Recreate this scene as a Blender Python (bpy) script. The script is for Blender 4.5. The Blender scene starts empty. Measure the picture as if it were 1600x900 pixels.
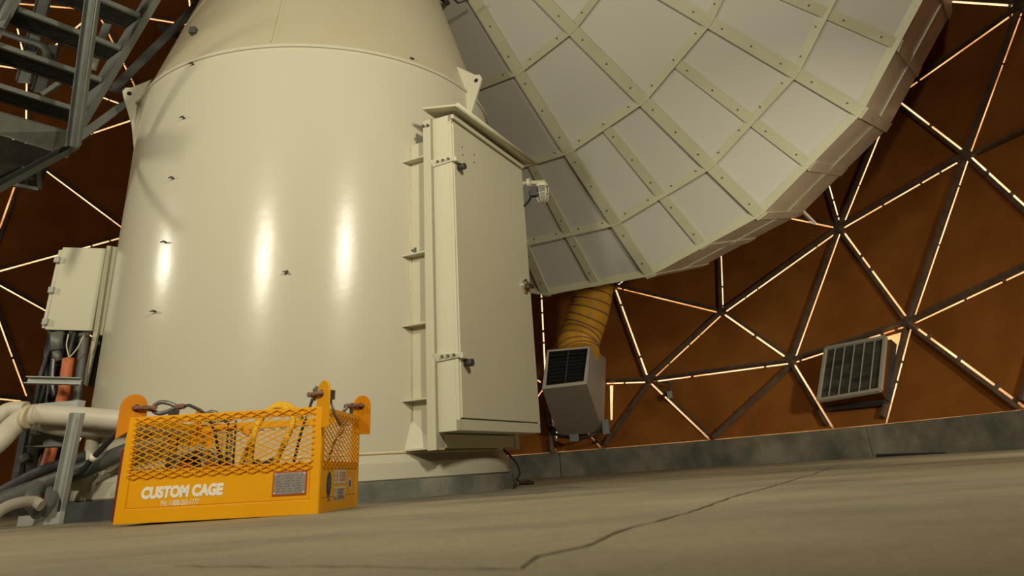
import bpy, math, random
from mathutils import Vector, Matrix
from mathutils.geometry import tessellate_polygon
V = Vector; PI = math.pi
random.seed(7)
col = bpy.context.scene.collection

# ---------------------------------------------------------------- camera
FPX = 1134.87; PY = -222.60; PITCH = .422211; ROLL = .068188
CAM = V((0, 0, .12))
_f = V((0, math.cos(PITCH), math.sin(PITCH))); _r = V((1, 0, 0)); _u = _r.cross(_f)
c_, s_ = math.cos(ROLL), math.sin(ROLL)
CR = c_*_r - s_*_u; CU = s_*_r + c_*_u; CF = _f
cam = bpy.data.cameras.new('camera'); cam_o = bpy.data.objects.new('camera', cam); col.objects.link(cam_o)
M4 = Matrix((( CR.x, CU.x, -CF.x, CAM.x), (CR.y, CU.y, -CF.y, CAM.y), (CR.z, CU.z, -CF.z, CAM.z), (0, 0, 0, 1)))
cam_o.matrix_world = M4
cam.sensor_width = 36; cam.lens = FPX/1600*36; cam.shift_y = PY/1600
cam.clip_start = .02; cam.clip_end = 200
cam.dof.use_dof = True; cam.dof.focus_distance = 6.0; cam.dof.aperture_fstop = 4.0
sc = bpy.context.scene; sc.camera = cam_o

# ---------------------------------------------------------------- world (overcast daylight outside the radome) + exposure
w = bpy.data.worlds.new('sky'); sc.world = w; w.use_nodes = True
w.node_tree.nodes['Background'].inputs[0].default_value = (1, .86, .72, 1)
w.node_tree.nodes['Background'].inputs[1].default_value = 2.6
sc.view_settings.view_transform = 'Standard'; sc.view_settings.look = 'None'
sc.view_settings.exposure = 0; sc.view_settings.gamma = 1
try: sc.view_settings.use_curve_mapping = False
except Exception: pass

# ---------------------------------------------------------------- flood lamps standing round the inside of the radome, plus an added wall fill
def lamp(name, loc, target, power, color, sx, sy):
    l = bpy.data.lights.new(name, 'AREA'); l.shape = 'RECTANGLE'; l.size = sx; l.size_y = sy
    l.energy = power; l.color = color
    o = bpy.data.objects.new(name, l); col.objects.link(o); o.location = loc
    o.rotation_euler = (V(target)-V(loc)).to_track_quat('-Z', 'Y').to_euler()
    return o
WARM = (1, .915, .72)
lamp('flood_or_fill_lamp', (-3.2, -.35, 3.3), (-1.9, 7, 3.2), 195, WARM, .30, .75)
lamp('flood_or_fill_lamp', (1.75, .35, 3.5), (.6, 7.6, 4.4), 235, WARM, .22, .55)
lamp('flood_or_fill_lamp', (-8.2, 3.9, 3.3), (-1.5, 7.2, 3.2), 85, WARM, .3, .4)
lamp('flood_or_fill_lamp', (4.9, 3.2, 1.6), (3.6, 11.5, 1.2), 62, WARM, .4, .4).data.spread = math.radians(75)  # added fill, narrow beam aimed low to brighten the lower radome wall

# ---------------------------------------------------------------- pixel rays (1600x900 frame) to points of the place
CX, CY = -2.0053, 6.9691           # axis of the pedestal and of the radome
RS, ZS = 10.05, 6.5                # radome sphere
def ray(px, py): return (CF + (px-800)/FPX*CR - (py-450-PY)/FPX*CU).normalized()
def at(px, py, Y): d = ray(px, py); return CAM + d*((Y-CAM.y)/d.y)
def on_floor(px, py, z=0): d = ray(px, py); return CAM + d*((z-CAM.z)/d.z)
def on_sphere(px, py, R=RS):
    d = ray(px, py); o = CAM - V((CX, CY, ZS)); b = o.dot(d); c = o.dot(o)-R*R
    return CAM + d*(-b+math.sqrt(b*b-c))
def on_cyl(px, py, R=1.75):
    d = ray(px, py); ox, oy = CAM.x-CX, CAM.y-CY
    a = d.x**2+d.y**2; b = ox*d.x+oy*d.y; c = ox*ox+oy*oy-R*R
    return CAM + d*((-b-math.sqrt(max(0, b*b-a*c)))/a)
def project(p):
    q = p-CAM; d = q.dot(CF)
    return (800+FPX*q.dot(CR)/d, 450+PY-FPX*q.dot(CU)/d, d)

# ---------------------------------------------------------------- materials
def new_mat(name):
    m = bpy.data.materials.new(name); m.use_nodes = True
    nt = m.node_tree; return m, nt, nt.nodes['Principled BSDF']
def rgb(c): return (c[0], c[1], c[2], 1)
def paint(name, c, rough=.4, metal=0, c2=None, scale=3, amt=.5, bump=0, bscale=60, spec=.5, stretch=None, streak=None):
    m, nt, b = new_mat(name); N = nt.nodes.new; L = nt.links.new
    b.inputs['Roughness'].default_value = rough; b.inputs['Metallic'].default_value = metal
    b.inputs['Base Color'].default_value = rgb(c)
    try: b.inputs['Specular IOR Level'].default_value = spec
    except KeyError: pass
    geo = N('ShaderNodeNewGeometry')
    mp = N('ShaderNodeMapping'); L(geo.outputs['Position'], mp.inputs[0])
    if stretch: mp.inputs['Scale'].default_value = stretch
    if c2:
        n = N('ShaderNodeTexNoise'); n.inputs['Scale'].default_value = scale; n.inputs['Detail'].default_value = 6
        L(mp.outputs[0], n.inputs['Vector'])
        r = N('ShaderNodeValToRGB'); r.color_ramp.elements[0].position = .5-amt*.35; r.color_ramp.elements[1].position = .5+amt*.35
        r.color_ramp.elements[0].color = rgb(c); r.color_ramp.elements[1].color = rgb(c2)
        L(n.outputs['Fac'], r.inputs[0]); L(r.outputs[0], b.inputs['Base Color'])
    if bump:
        n2 = N('ShaderNodeTexNoise'); n2.inputs['Scale'].default_value = bscale; n2.inputs['Detail'].default_value = 4
        L(mp.outputs[0], n2.inputs['Vector'])
        bp = N('ShaderNodeBump'); bp.inputs['Strength'].default_value = bump; bp.inputs['Distance'].default_value = .02
        L(n2.outputs['Fac'], bp.inputs['Height']); L(bp.outputs[0], b.inputs['Normal'])
    return m
M = {}
M['cream'] = paint('cream_gloss_paint', (.575, .545, .405), .24, c2=(.54, .52, .40), scale=.8, amt=1.2, bump=.10, bscale=3.5, spec=.35)
M['cone'] = paint('cream_cone_paint', (.54, .50, .36), .33, c2=(.48, .42, .265), scale=.9, amt=1.1)
M['cab'] = paint('cabinet_paint', (.61, .585, .425), .42, c2=(.57, .55, .40), scale=2, amt=1)
M['weld'] = paint('weld_and_stain', (.62, .52, .30), .6, c2=(.68, .62, .42), scale=14)
M['dish'] = paint('dish_panel_white', (.50, .49, .42), .55, c2=(.47, .455, .39), scale=1.2, amt=1)
M['strip'] = paint('dish_strip_cream', (.47, .46, .31), .5, c2=(.42, .41, .27), scale=2)
M['lip'] = paint('dish_rim_beige', (.66, .56, .42), .35, c2=(.55, .46, .34), scale=2)
M['rivet'] = paint('rivet_dark', (.10, .09, .06), .5)
M['yellow'] = paint('cage_yellow_paint', (.78, .37, .002), .4, c2=(.72, .315, .002), scale=4, amt=.9, bump=.04, bscale=30, spec=.25)
M['orange_lug'] = paint('lug_orange_paint', (.74, .27, .004), .4, c2=(.66, .23, .006), scale=8, spec=.25)
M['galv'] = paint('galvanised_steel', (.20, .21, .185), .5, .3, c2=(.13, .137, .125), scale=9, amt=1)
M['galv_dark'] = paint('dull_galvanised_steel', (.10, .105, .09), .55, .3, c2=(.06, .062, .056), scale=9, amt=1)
M['galv_light'] = paint('bright_galvanised_steel', (.46, .475, .43), .5, .2, c2=(.36, .375, .34), scale=9, amt=1)
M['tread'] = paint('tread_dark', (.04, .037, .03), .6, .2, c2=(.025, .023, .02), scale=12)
M['strut'] = paint('radome_strut', (.11, .075, .045), .6, .1, c2=(.06, .042, .027), scale=7)
M['black'] = paint('black_rubber', (.018, .018, .017), .45)
M['char'] = paint('charcoal', (.05, .05, .048), .6, c2=(.03, .03, .03), scale=10)
M['hose'] = paint('grey_hose', (.12, .12, .105), .5, c2=(.08, .08, .07), scale=6)
M['white_pipe'] = paint('white_pipe_wrap', (.66, .62, .52), .5, c2=(.56, .50, .36), scale=5, amt=1)
M['orange_pipe'] = paint('orange_conduit', (.62, .17, .045), .5, c2=(.52, .13, .035), scale=9)
M['rust'] = paint('rusty_shackle', (.16, .06, .035), .7, .2, c2=(.30, .18, .12), scale=40)
M['steel'] = paint('grey_steel', (.22, .22, .21), .4, .6, c2=(.14, .13, .12), scale=30)
M['chrome'] = paint('chrome', (.7, .7, .7), .12, 1)
M['strap'] = paint('yellow_sling', (.80, .46, .01), .7, c2=(.70, .38, .01), scale=30)
M['duct'] = paint('yellow_duct', (.62, .32, .012), .75, c2=(.50, .25, .01), scale=6)
M['unit'] = paint('air_unit_grey', (.40, .37, .30), .6, c2=(.34, .30, .24), scale=3, amt=1)
M['frame_grey'] = paint('pale_frame', (.26, .24, .18), .55)
M['red'] = paint('red_plastic', (.16, .012, .006), .5)
M['red_border'] = paint('red_border', (.40, .05, .012), .5)
M['redcloth'] = paint('red_cloth', (.35, .05, .02), .9, c2=(.28, .10, .03), scale=20)
M['rope'] = paint('pale_rope', (.45, .41, .30), .8, c2=(.22, .19, .14), scale=45)
M['plate'] = paint('engraved_plate', (.30, .28, .24), .45, .3, c2=(.24, .22, .19), scale=25)
M['ink'] = paint('dark_ink', (.13, .11, .10), .6)
M['white'] = paint('white_print', (.80, .76, .62), .5)
M['decal'] = paint('white_decal', (.62, .50, .36), .5)
M['decal_red'] = paint('faded_red_print', (.38, .15, .11), .6)
M['blue'] = paint('blue_decal', (.035, .05, .075), .5)
M['glassdark'] = paint('tinted_pane', (.055, .052, .04), .4, c2=(.015, .015, .013), scale=5, amt=.5, stretch=(.3, .3, 2.2))
M['hole'] = paint('dark_opening', (.008, .007, .006), .8)

def mat_concrete(name, c1, c2, c3, sc1, crack=False, bump=.25, stretch=(1, 1, 1), rough=.75):
    m, nt, b = new_mat(name); N = nt.nodes.new; L = nt.links.new
    b.inputs['Roughness'].default_value = rough
    geo = N('ShaderNodeNewGeometry'); mp = N('ShaderNodeMapping'); mp.inputs['Scale'].default_value = stretch
    L(geo.outputs['Position'], mp.inputs[0])
    n = N('ShaderNodeTexNoise'); n.inputs['Scale'].default_value = sc1; n.inputs['Detail'].default_value = 8; n.inputs['Roughness'].default_value = .6
    L(mp.outputs[0], n.inputs['Vector'])
    r = N('ShaderNodeValToRGB'); e = r.color_ramp.elements
    e[0].position = .34; e[0].color = rgb(c1); e[1].position = .66; e[1].color = rgb(c3)
    k = r.color_ramp.elements.new(.5); k.color = rgb(c2)
    L(n.outputs['Fac'], r.inputs[0])
    n2 = N('ShaderNodeTexNoise'); n2.inputs['Scale'].default_value = 55; n2.inputs['Detail'].default_value = 5
    L(geo.outputs['Position'], n2.inputs['Vector'])
    mx = N('ShaderNodeMix'); mx.data_type = 'RGBA'; mx.blend_type = 'OVERLAY'; mx.inputs[0].default_value = .35
    L(r.outputs[0], mx.inputs[6]); L(n2.outputs['Color'], mx.inputs[7])
    cout = mx.outputs[2]; hout = n2.outputs['Fac']
    # desaturate the coloured noise with its grey value
    nb = N('ShaderNodeRGBToBW'); L(n2.outputs['Color'], nb.inputs[0]); L(nb.outputs[0], mx.inputs[7])
    bp = N('ShaderNodeBump'); bp.inputs['Strength'].default_value = bump; bp.inputs['Distance'].default_value = .01
    L(hout, bp.inputs['Height']); L(bp.outputs[0], b.inputs['Normal'])
    L(cout, b.inputs['Base Color'])
    return m
M['floor'] = mat_concrete('floor_concrete', (.185, .165, .112), (.285, .245, .155), (.36, .305, .19), .9, bump=.3, stretch=(.7, 1.2, 1), rough=.62)
M['curb'] = mat_concrete('curb_concrete', (.055, .055, .042), (.10, .095, .068), (.17, .155, .11), 1.5, bump=.3)
M['plinth'] = mat_concrete('plinth_concrete', (.10, .11, .09), (.17, .175, .14), (.26, .25, .19), 2.2, bump=.25)
M['crack'] = paint('crack_fill', (.09, .07, .04), .9, c2=(.22, .18, .11), scale=9)
M['patch'] = mat_concrete('patch_concrete', (.12, .115, .085), (.17, .155, .11), (.22, .20, .13), 3, bump=.2)

def translucent(name, dif, tra, c2=None, mixf=.5, noise=2.0, dif2=None):
    m = bpy.data.materials.new(name); m.use_nodes = True; nt = m.node_tree; nt.nodes.clear(); N = nt.nodes.new; L = nt.links.new
    out = N('ShaderNodeOutputMaterial'); add = N('ShaderNodeAddShader')
    d = N('ShaderNodeBsdfDiffuse'); t = N('ShaderNodeBsdfTranslucent')
    d.inputs[0].default_value = rgb(dif); t.inputs[0].default_value = rgb(tra)
    geo = N('ShaderNodeNewGeometry'); n = N('ShaderNodeTexNoise'); n.inputs['Scale'].default_value = noise; n.inputs['Detail'].default_value = 5
    L(geo.outputs['Position'], n.inputs['Vector'])
    if dif2:
        r = N('ShaderNodeValToRGB'); r.color_ramp.elements[0].position = .35; r.color_ramp.elements[1].position = .68
        r.color_ramp.elements[0].color = rgb(dif); r.color_ramp.elements[1].color = rgb(dif2)
        L(n.outputs['Fac'], r.inputs[0]); L(r.outputs[0], d.inputs[0])
    if c2:
        r = N('ShaderNodeValToRGB'); r.color_ramp.elements[0].position = .35; r.color_ramp.elements[1].position = .68
        r.color_ramp.elements[0].color = rgb(tra); r.color_ramp.elements[1].color = rgb(c2)
        L(n.outputs['Fac'], r.inputs[0]); L(r.outputs[0], t.inputs[0])
    L(d.outputs[0], add.inputs[0]); L(t.outputs[0], add.inputs[1]); L(add.outputs[0], out.inputs[0])
    return m
M['fabric'] = translucent('radome_membrane', (.175, .062, .012), (.019, .0010, .0001), (.012, .0007, .0001), noise=1.6, dif2=(.23, .084, .018))
M['seam'] = translucent('seam_tape', (.3, .2, .1), (.62, .36, .16), (.22, .09, .03), noise=1.7)
M['seam_dim'] = translucent('seam_tape_dim', (.1, .06, .03), (.05, .02, .006), (.30, .12, .04), noise=.9)  # weaker daylight at some joints, put into a darker tape tint
M['seam_hi'] = translucent('seam_tape_bright', (.3, .2, .12), (.75, .56, .36), (.55, .27, .11), noise=1.1)  # stronger daylight at the joints, put into a lighter tape tint

m, nt, b = new_mat('clear_glass'); b.inputs['Base Color'].default_value = (.9, .92, .85, 1); b.inputs['Roughness'].default_value = .05
b.inputs['Transmission Weight'].default_value = .85; b.inputs['IOR'].default_value = 1.3; M['glass'] = m

# ---------------------------------------------------------------- mesh helpers
OFF = {}
class MB:
    def __init__(s): s.v = []; s.f = []; s.sm = []
    def add(s, vs, fs, smooth=False):
        k = len(s.v); s.v += [V(p) for p in vs]; s.f += [tuple(i+k for i in f) for f in fs]; s.sm += [smooth]*len(fs); return s
    def hexa(s, p):   # 0-3 one face, 4-7 the opposite
        return s.add(p, [(0, 3, 2, 1), (4, 5, 6, 7), (0, 1, 5, 4), (1, 2, 6, 5), (2, 3, 7, 6), (3, 0, 4, 7)])
    def box(s, a, b):
        x0, y0, z0 = a; x1, y1, z1 = b
        return s.hexa([(x0, y0, z0), (x1, y0, z0), (x1, y1, z0), (x0, y1, z0), (x0, y0, z1), (x1, y0, z1), (x1, y1, z1), (x0, y1, z1)])
    def obox(s, c, ax, ay, az):  # half vectors
        c = V(c); P = []
        for k in (-1, 1):
            for i, j in ((-1, -1), (1, -1), (1, 1), (-1, 1)): P.append(c+ax*i+ay*j+az*k)
        return s.hexa(P)
    def bar(s, a, b, w, h, up=V((0, 0, 1))):
        a = V(a); b = V(b); d = b-a; l = d.length
        if l < 1e-6: return s
        d /= l; side = d.cross(V(up))
        if side.length < 1e-4: side = d.cross(V((1, 0, 0)))
        side.normalize(); u = side.cross(d).normalized()
        return s.obox((a+b)/2, d*l/2, side*w/2, u*h/2)
    def channel(s, a, b, w, h, up=V((0, 0, 1)), t=.006):    # C section: web + two flanges
        a = V(a); b = V(b); d = (b-a).normalized(); side = d.cross(V(up)).normalized(); u = side.cross(d).normalized()
        s.bar(a, b, w, t, u)                       # web
        for k in (-1, 1): s.bar(a+side*k*(w/2-t/2)+u*h/2, b+side*k*(w/2-t/2)+u*h/2, t, h, u)
        return s
    def tube(s, pts, r, n=10, caps=True, closed=False):
        pts = [V(p) for p in pts]; m = len(pts); rr = r if isinstance(r, (list, tuple)) else [r]*m
        t0 = (pts[1]-pts[0]).normalized(); nrm = t0.orthogonal().normalized(); vs = []; fs = []
        for i, p in enumerate(pts):
            if closed: t = (pts[(i+1) % m]-pts[i-1]).normalized()
            else: t = (pts[min(i+1, m-1)]-pts[max(i-1, 0)]).normalized()
            nrm = (nrm-t*nrm.dot(t)); nrm = nrm.normalized() if nrm.length > 1e-6 else t.orthogonal().normalized()
            bn = t.cross(nrm)
            for k in range(n):
                a = 2*PI*k/n; vs.append(p+(nrm*math.cos(a)+bn*math.sin(a))*rr[i])
        for i in range(m if closed else m-1):
            j = (i+1) % m
            for k in range(n): fs.append((i*n+k, i*n+(k+1) % n, j*n+(k+1) % n, j*n+k))
        s.add(vs, fs, True)
        if caps and not closed:
            k0 = len(s.v)-len(vs); s.f += [tuple(range(k0+n-1, k0-1, -1)), tuple(range(k0+(m-1)*n, k0+m*n))]; s.sm += [False, False]
        return s
    def lathe(s, prof, c, n=64, axis=V((0, 0, 1)), a0=0, a1=2*PI, smooth=True):
        c = V(c); ax = V(axis).normalized(); e1 = V((1, 0, 0)) if abs(ax.z) > .9 else ax.orthogonal().normalized()
        e1 = (e1-ax*e1.dot(ax)).normalized(); e2 = ax.cross(e1); full = abs(a1-a0-2*PI) < 1e-6; m = n if full else n+1
        for (r0, z0), (r1, z1) in zip(prof[:-1], prof[1:]):
            vs = []
            for r, z in ((r0, z0), (r1, z1)):
                for k in range(m):
                    a = a0+(a1-a0)*k/n; vs.append(c+(e1*math.cos(a)+e2*math.sin(a))*r+ax*z)
            s.add(vs, [(k, (k+1) % m, m+(k+1) % m, m+k) for k in range(n)], smooth)
        return s
    def prism(s, poly, t):   # polygon extruded along vector t
        n = len(poly); t = V(t); vs = [V(p) for p in poly]+[V(p)+t for p in poly]
        return s.add(vs, [tuple(range(n-1, -1, -1)), tuple(range(n, 2*n))]+[(i, (i+1) % n, n+(i+1) % n, n+i) for i in range(n)])
    def disc(s, c, r, nrm, n=12, t=.002):
        nrm = V(nrm).normalized(); e = nrm.orthogonal().normalized(); g = nrm.cross(e)
        return s.prism([V(c)+(e*math.cos(2*PI*k/n)+g*math.sin(2*PI*k/n))*r for k in range(n)], nrm*t)
    def build(s, name, mat, parent=None, bevel=0, off=None, data=None):
        o0 = off if off is not None else (OFF[parent.name] if parent else V((0, 0, 0)))
        me = bpy.data.meshes.new(name); me.from_pydata([tuple(p-o0) for p in s.v], [], s.f)
        me.polygons.foreach_set('use_smooth', s.sm); me.materials.append(mat if not isinstance(mat, str) else M[mat]); me.update()
        o = bpy.data.objects.new(name, me); col.objects.link(o)
        if parent: o.parent = parent; OFF[o.name] = OFF[parent.name]
        else: OFF[o.name] = V((0, 0, 0))
        if bevel:
            b = o.modifiers.new('bevel', 'BEVEL'); b.width = bevel; b.segments = 2; b.limit_method = 'ANGLE'
        return o
def tag(o, label=None, cat=None, group=None, kind=None):
    if label: o['label'] = label
    if cat: o['category'] = cat
    if group: o['group'] = group
    if kind: o['kind'] = kind
    return o
def empty(name, loc, label=None, cat=None, group=None, kind=None):
    o = bpy.data.objects.new(name, None); col.objects.link(o); o.location = loc; o.empty_display_size = .1
    OFF[o.name] = V(loc); return tag(o, label, cat, group, kind)
def solo(mb, name, mat, label, cat, group=None, bevel=0):
    """a one-mesh thing with its origin at its own base"""
    x = sum((p.x for p in mb.v))/len(mb.v); y = sum((p.y for p in mb.v))/len(mb.v); z = min(p.z for p in mb.v)
    off = V((x, y, z)); o = mb.build(name, mat, None, bevel, off=off); o.location = off; OFF[o.name] = off
    return tag(o, label, cat, group)
def spline(pts, n=8):
    pts = [V(p) for p in pts]; out = []
    for i in range(len(pts)-1):
        p0 = pts[max(i-1, 0)]; p1 = pts[i]; p2 = pts[i+1]; p3 = pts[min(i+2, len(pts)-1)]
        for k in range(n):
            t = k/n; out.append(.5*((2*p1)+(p2-p0)*t+(2*p0-5*p1+4*p2-p3)*t*t+(3*p1-p0-3*p2+p3)*t**3))
    return out+[pts[-1]]

# ================================================================ SETTING: floor, curb, radome
C0 = V((CX, CY, 0))
mb = MB(); ring = [C0+V((math.cos(a), math.sin(a), 0))*8.6 for a in [2*PI*k/96 for k in range(96)]]
mb.prism([p-V((0, 0, .25)) for p in ring], (0, 0, .25)); floor = tag(mb.build('floor', 'floor'), kind='structure')
# long crack in the slab, an irregular open joint running to the curb
def crack(pts, w):
    pts = [V(p) for p in pts]; out = MB(); L = []; R = []
    for i, (a, b) in enumerate(zip(pts[:-1], pts[1:])):
        d = (b-a); n = max(2, int(d.length/.05)); d.normalize(); s = V((-d.y, d.x, 0))
        for k in range(n):
            p = a.lerp(b, k/n)+s*(random.uniform(-.006, .006)+.006*math.sin((i*7+k)*.31)); h = w*random.uniform(.35, 1.0)
            L.append(p+s*h); R.append(p-s*h)
    n = len(L); up = V((0, 0, .0018))
    out.add([p+up for p in L]+[p+up for p in R], [(i, i+1, n+i+1, n+i) for i in range(n-1)])
    return out
crack([on_floor(812, 889), on_floor(845, 870), on_floor(905, 855), on_floor(950, 837), on_floor(1010, 820), on_floor(1085, 797), on_floor(1150, 776), on_floor(1215, 757), on_floor(1270, 741), on_floor(1318, 724)], .0065).build('crack', 'crack', floor)
crack([on_floor(812, 889), on_floor(700, 889), on_floor(560, 887), on_floor(420, 886), on_floor(250, 884)], .0035).build('crack', 'crack', floor)
mb = MB(); mb.prism([on_floor(560, 788), on_floor(640, 783.5), on_floor(740, 779), on_floor(840, 772), on_floor(915, 760.5), on_floor(880, 760), on_floor(820, 765), on_floor(700, 772)], (0, 0, .002)); mb.build('floor_patch', 'patch', floor)

RC, HC = 7.84, .4036
curb = empty('trim_1', (CX, CY, 0), kind='structure')
def ang_of(p): return math.atan2(p.y-CY, p.x-CX)
aj = ang_of(on_cyl(1354, 690)) if False else None
# joint seen right of the louvre unit
pj = at(1356, 690, 8); 
def on_ring(px, py, R):
    d = ray(px, py); ox, oy = CAM.x-CX, CAM.y-CY; a = d.x**2+d.y**2; b = ox*d.x+oy*d.y; c = ox*ox+oy*oy-R*R
    return CAM+d*((-b+math.sqrt(b*b-a*c))/a)
AJ = ang_of(on_ring(1357, 690, RC))
segs = [AJ+2*PI*k/9 for k in range(9)]
for k, a in enumerate(segs):
    g = .0022; mb = MB(); ri = RC-(.006 if k == 0 else 0)+(.012 if k == 8 else 0)
    a0, a1 = a+g*.5, a+2*PI/9-g*.5; hh = HC+(.004 if k == 8 else 0)
    a0, a1 = a0, a1
    n = 22; mb.lathe([(ri, 0), (ri, hh-.012), (ri+.012, hh), (8.5, hh), (8.5, 0)], C0, n, a0=a0, a1=a1, smooth=False)
    for aa in (a0, a1):
        d = V((math.cos(aa), math.sin(aa), 0)); q = [C0+d*ri, C0+d*8.5, C0+d*8.5+V((0, 0, hh)), C0+d*ri+V((0, 0, hh))]
        mb.add(q, [(0, 1, 2, 3)])
    mb.build('curb_segment', 'curb', curb)
# dark cold joint behind the segment gaps and along the foot of the curb
mb = MB(); mb.lathe([(RC+.05, .01), (RC+.05, HC-.02)], C0, 120); mb.build('joint_filler', 'hole', curb)
mb = MB()
a_list = [ang_of(on_ring(x, 705, RC)) for x in (1369, 1385, 1400, 1415, 1430, 1445, 1460, 1477)]
for i, (a, b_) in enumerate(zip(a_list[:-1], a_list[1:])):
    h = .03*(1-i/8)+.006
    pa = C0+V((math.cos(a), math.sin(a), 0))*(RC-.012); pb = C0+V((math.cos(b_), math.sin(b_), 0))*(RC-.012)
    mb.hexa([pa, pb, pb+V((0, 0, h)), pa+V((0, 0, h*1.1))]+[q+V((math.cos(a), math.sin(a), 0))*.01 for q in (pa, pb, pb+V((0, 0, h)), pa+V((0, 0, h*1.1)))])
mb.build('crack', 'hole', curb)

# ---- radome: nodes of the space frame on a sphere
SC = V((CX, CY, ZS)); RB = math.sqrt(RS**2-(ZS-.41)**2)
def base_pt(px, py):
    a = ang_of(on_sphere(px, py)); return V((CX+RB*math.cos(a), CY+RB*math.sin(a), .41))
nodes = {}
for k, p in {2: (1015, 597), 3: (1130, 490), 4: (1240, 567), 5: (1315, 358), 6: (1425, 507), 7: (1515, 243), 8: (1600, 10), 9: (961, 449), 14: (1124, 318),
             15: (1398, 153), 16: (1262, 175), 17: (853, 602), 18: (1676, 389), 19: (1712, 150), 20: (1370, -5),
             101: (45, 628), 102: (40, 243), 103: (42, 109), 104: (233, 179), 105: (151, 16), 106: (206, 367), 107: (-27, 431), 108: (192, 552), 109: (-150, 608),
             110: (18, 5), 111: (-75, 93), 112: (-150, 250),
             30: (985, 300), 31: (845, 440), 32: (1130, 160), 33: (985, 130), 34: (860, 270), 35: (735, 350), 36: (720, 520), 37: (590, 430), 38: (480, 560), 39: (340, 450), 40: (330, 610),
             41: (600, 600), 42: (470, 330), 43: (350, 230), 44: (600, 200), 45: (480, 100), 46: (740, 150), 47: (300, 40), 48: (640, 10), 49: (850, 60), 50: (1010, -20), 51: (1200, 20)}.items():
    nodes[k] = on_sphere(*p)
for k, p in {1: (1110, 687), 10: (940, 705), 11: (1303, 668), 12: (1385, 660), 13: (1607, 637), 21: (868, 711), 22: (770, 720)}.items(): nodes[k] = base_pt(*p)
base_as = sorted(ang_of(nodes[k]) for k in (1, 10, 11, 12, 13, 21, 22))
a = base_as[-1]+.22
kk = 200
while a < base_as[0]+2*PI-.15:
    nodes[kk] = V((CX+RB*math.cos(a), CY+RB*math.sin(a), .41)); kk += 1; a += .24
fixed = list(nodes.values())
NF = 190
for i in range(NF):
    z = 1-2*(i+.5)/NF; th = i*PI*(3-math.sqrt(5)); r = math.sqrt(1-z*z)
    p = SC+V((r*math.cos(th), r*math.sin(th), z))*RS
    if p.z < 1.6: continue
    x, y, d = project(p)
    if d > 0 and -150 < x < 1760 and -130 < y < 800: continue
    if min((p-q).length for q in fixed) < 1.7: continue
    nodes[kk] = p; kk += 1
import bmesh
ids = list(nodes); bm = bmesh.new(); bv = {k: bm.verts.new(nodes[k]) for k in ids}; bm.verts.index_update()
key = {bv[k].index: k for k in ids}
res = bmesh.ops.convex_hull(bm, input=list(bm.verts))
tris = []
for f in bm.faces:
    ks = [key[v.index] for v in f.verts]
    if all(nodes[k].z < .5 for k in ks): continue
    tris.append(ks)
bm.free()
def flip(a, b, c, d):      # replace the joint a-b by c-d between two fields
    t = [x for x in tris if a in x and b in x]
    if len(t) == 2 and {a, b, c, d} == set(t[0]) | set(t[1]):
        for x in t: tris.remove(x)
        tris.extend([[a, c, d], [b, c, d]])
flip(1, 3, 2, 4)
merge = [(4, 12), (6, 11)]       # the tall field with the ventilator is one four-sided panel
polys = [list(t) for t in tris]
for a_, b_ in merge:
    two = [t for t in polys if a_ in t and b_ in t]
    if len(two) == 2 and {4, 6, 11, 12} == set(two[0]) | set(two[1]):
        polys = [t for t in polys if t not in two]+[[4, 6, 12, 11]]
radome = empty('wall_radome', (CX, CY, 0), kind='structure')
GAP = .015
def inset(pts, g):
    n = len(pts); nr = (pts[1]-pts[0]).cross(pts[2]-pts[0]).normalized(); cen = sum(pts, V())/n; out = []
    for i in range(n):
        a, b, c = pts[i-1], pts[i], pts[(i+1) % n]
        d1 = (b-a).normalized(); d2 = (c-b).normalized()
        n1 = nr.cross(d1); n2 = nr.cross(d2)
        if n1.dot(cen-b) < 0: n1, n2 = -n1, -n2
        bis = (n1+n2); bis.normalize(); k = g/max(.25, bis.dot(n1)); out.append(b+bis*min(k, .3))
    return out
holes = {}
def in_view(pts):
    for p in pts:
        x, y, d = project(p)
        if d > 0 and -250 < x < 1850 and -250 < y < 900: return True
    return False
edges = {}
far_mb = MB()
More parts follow.
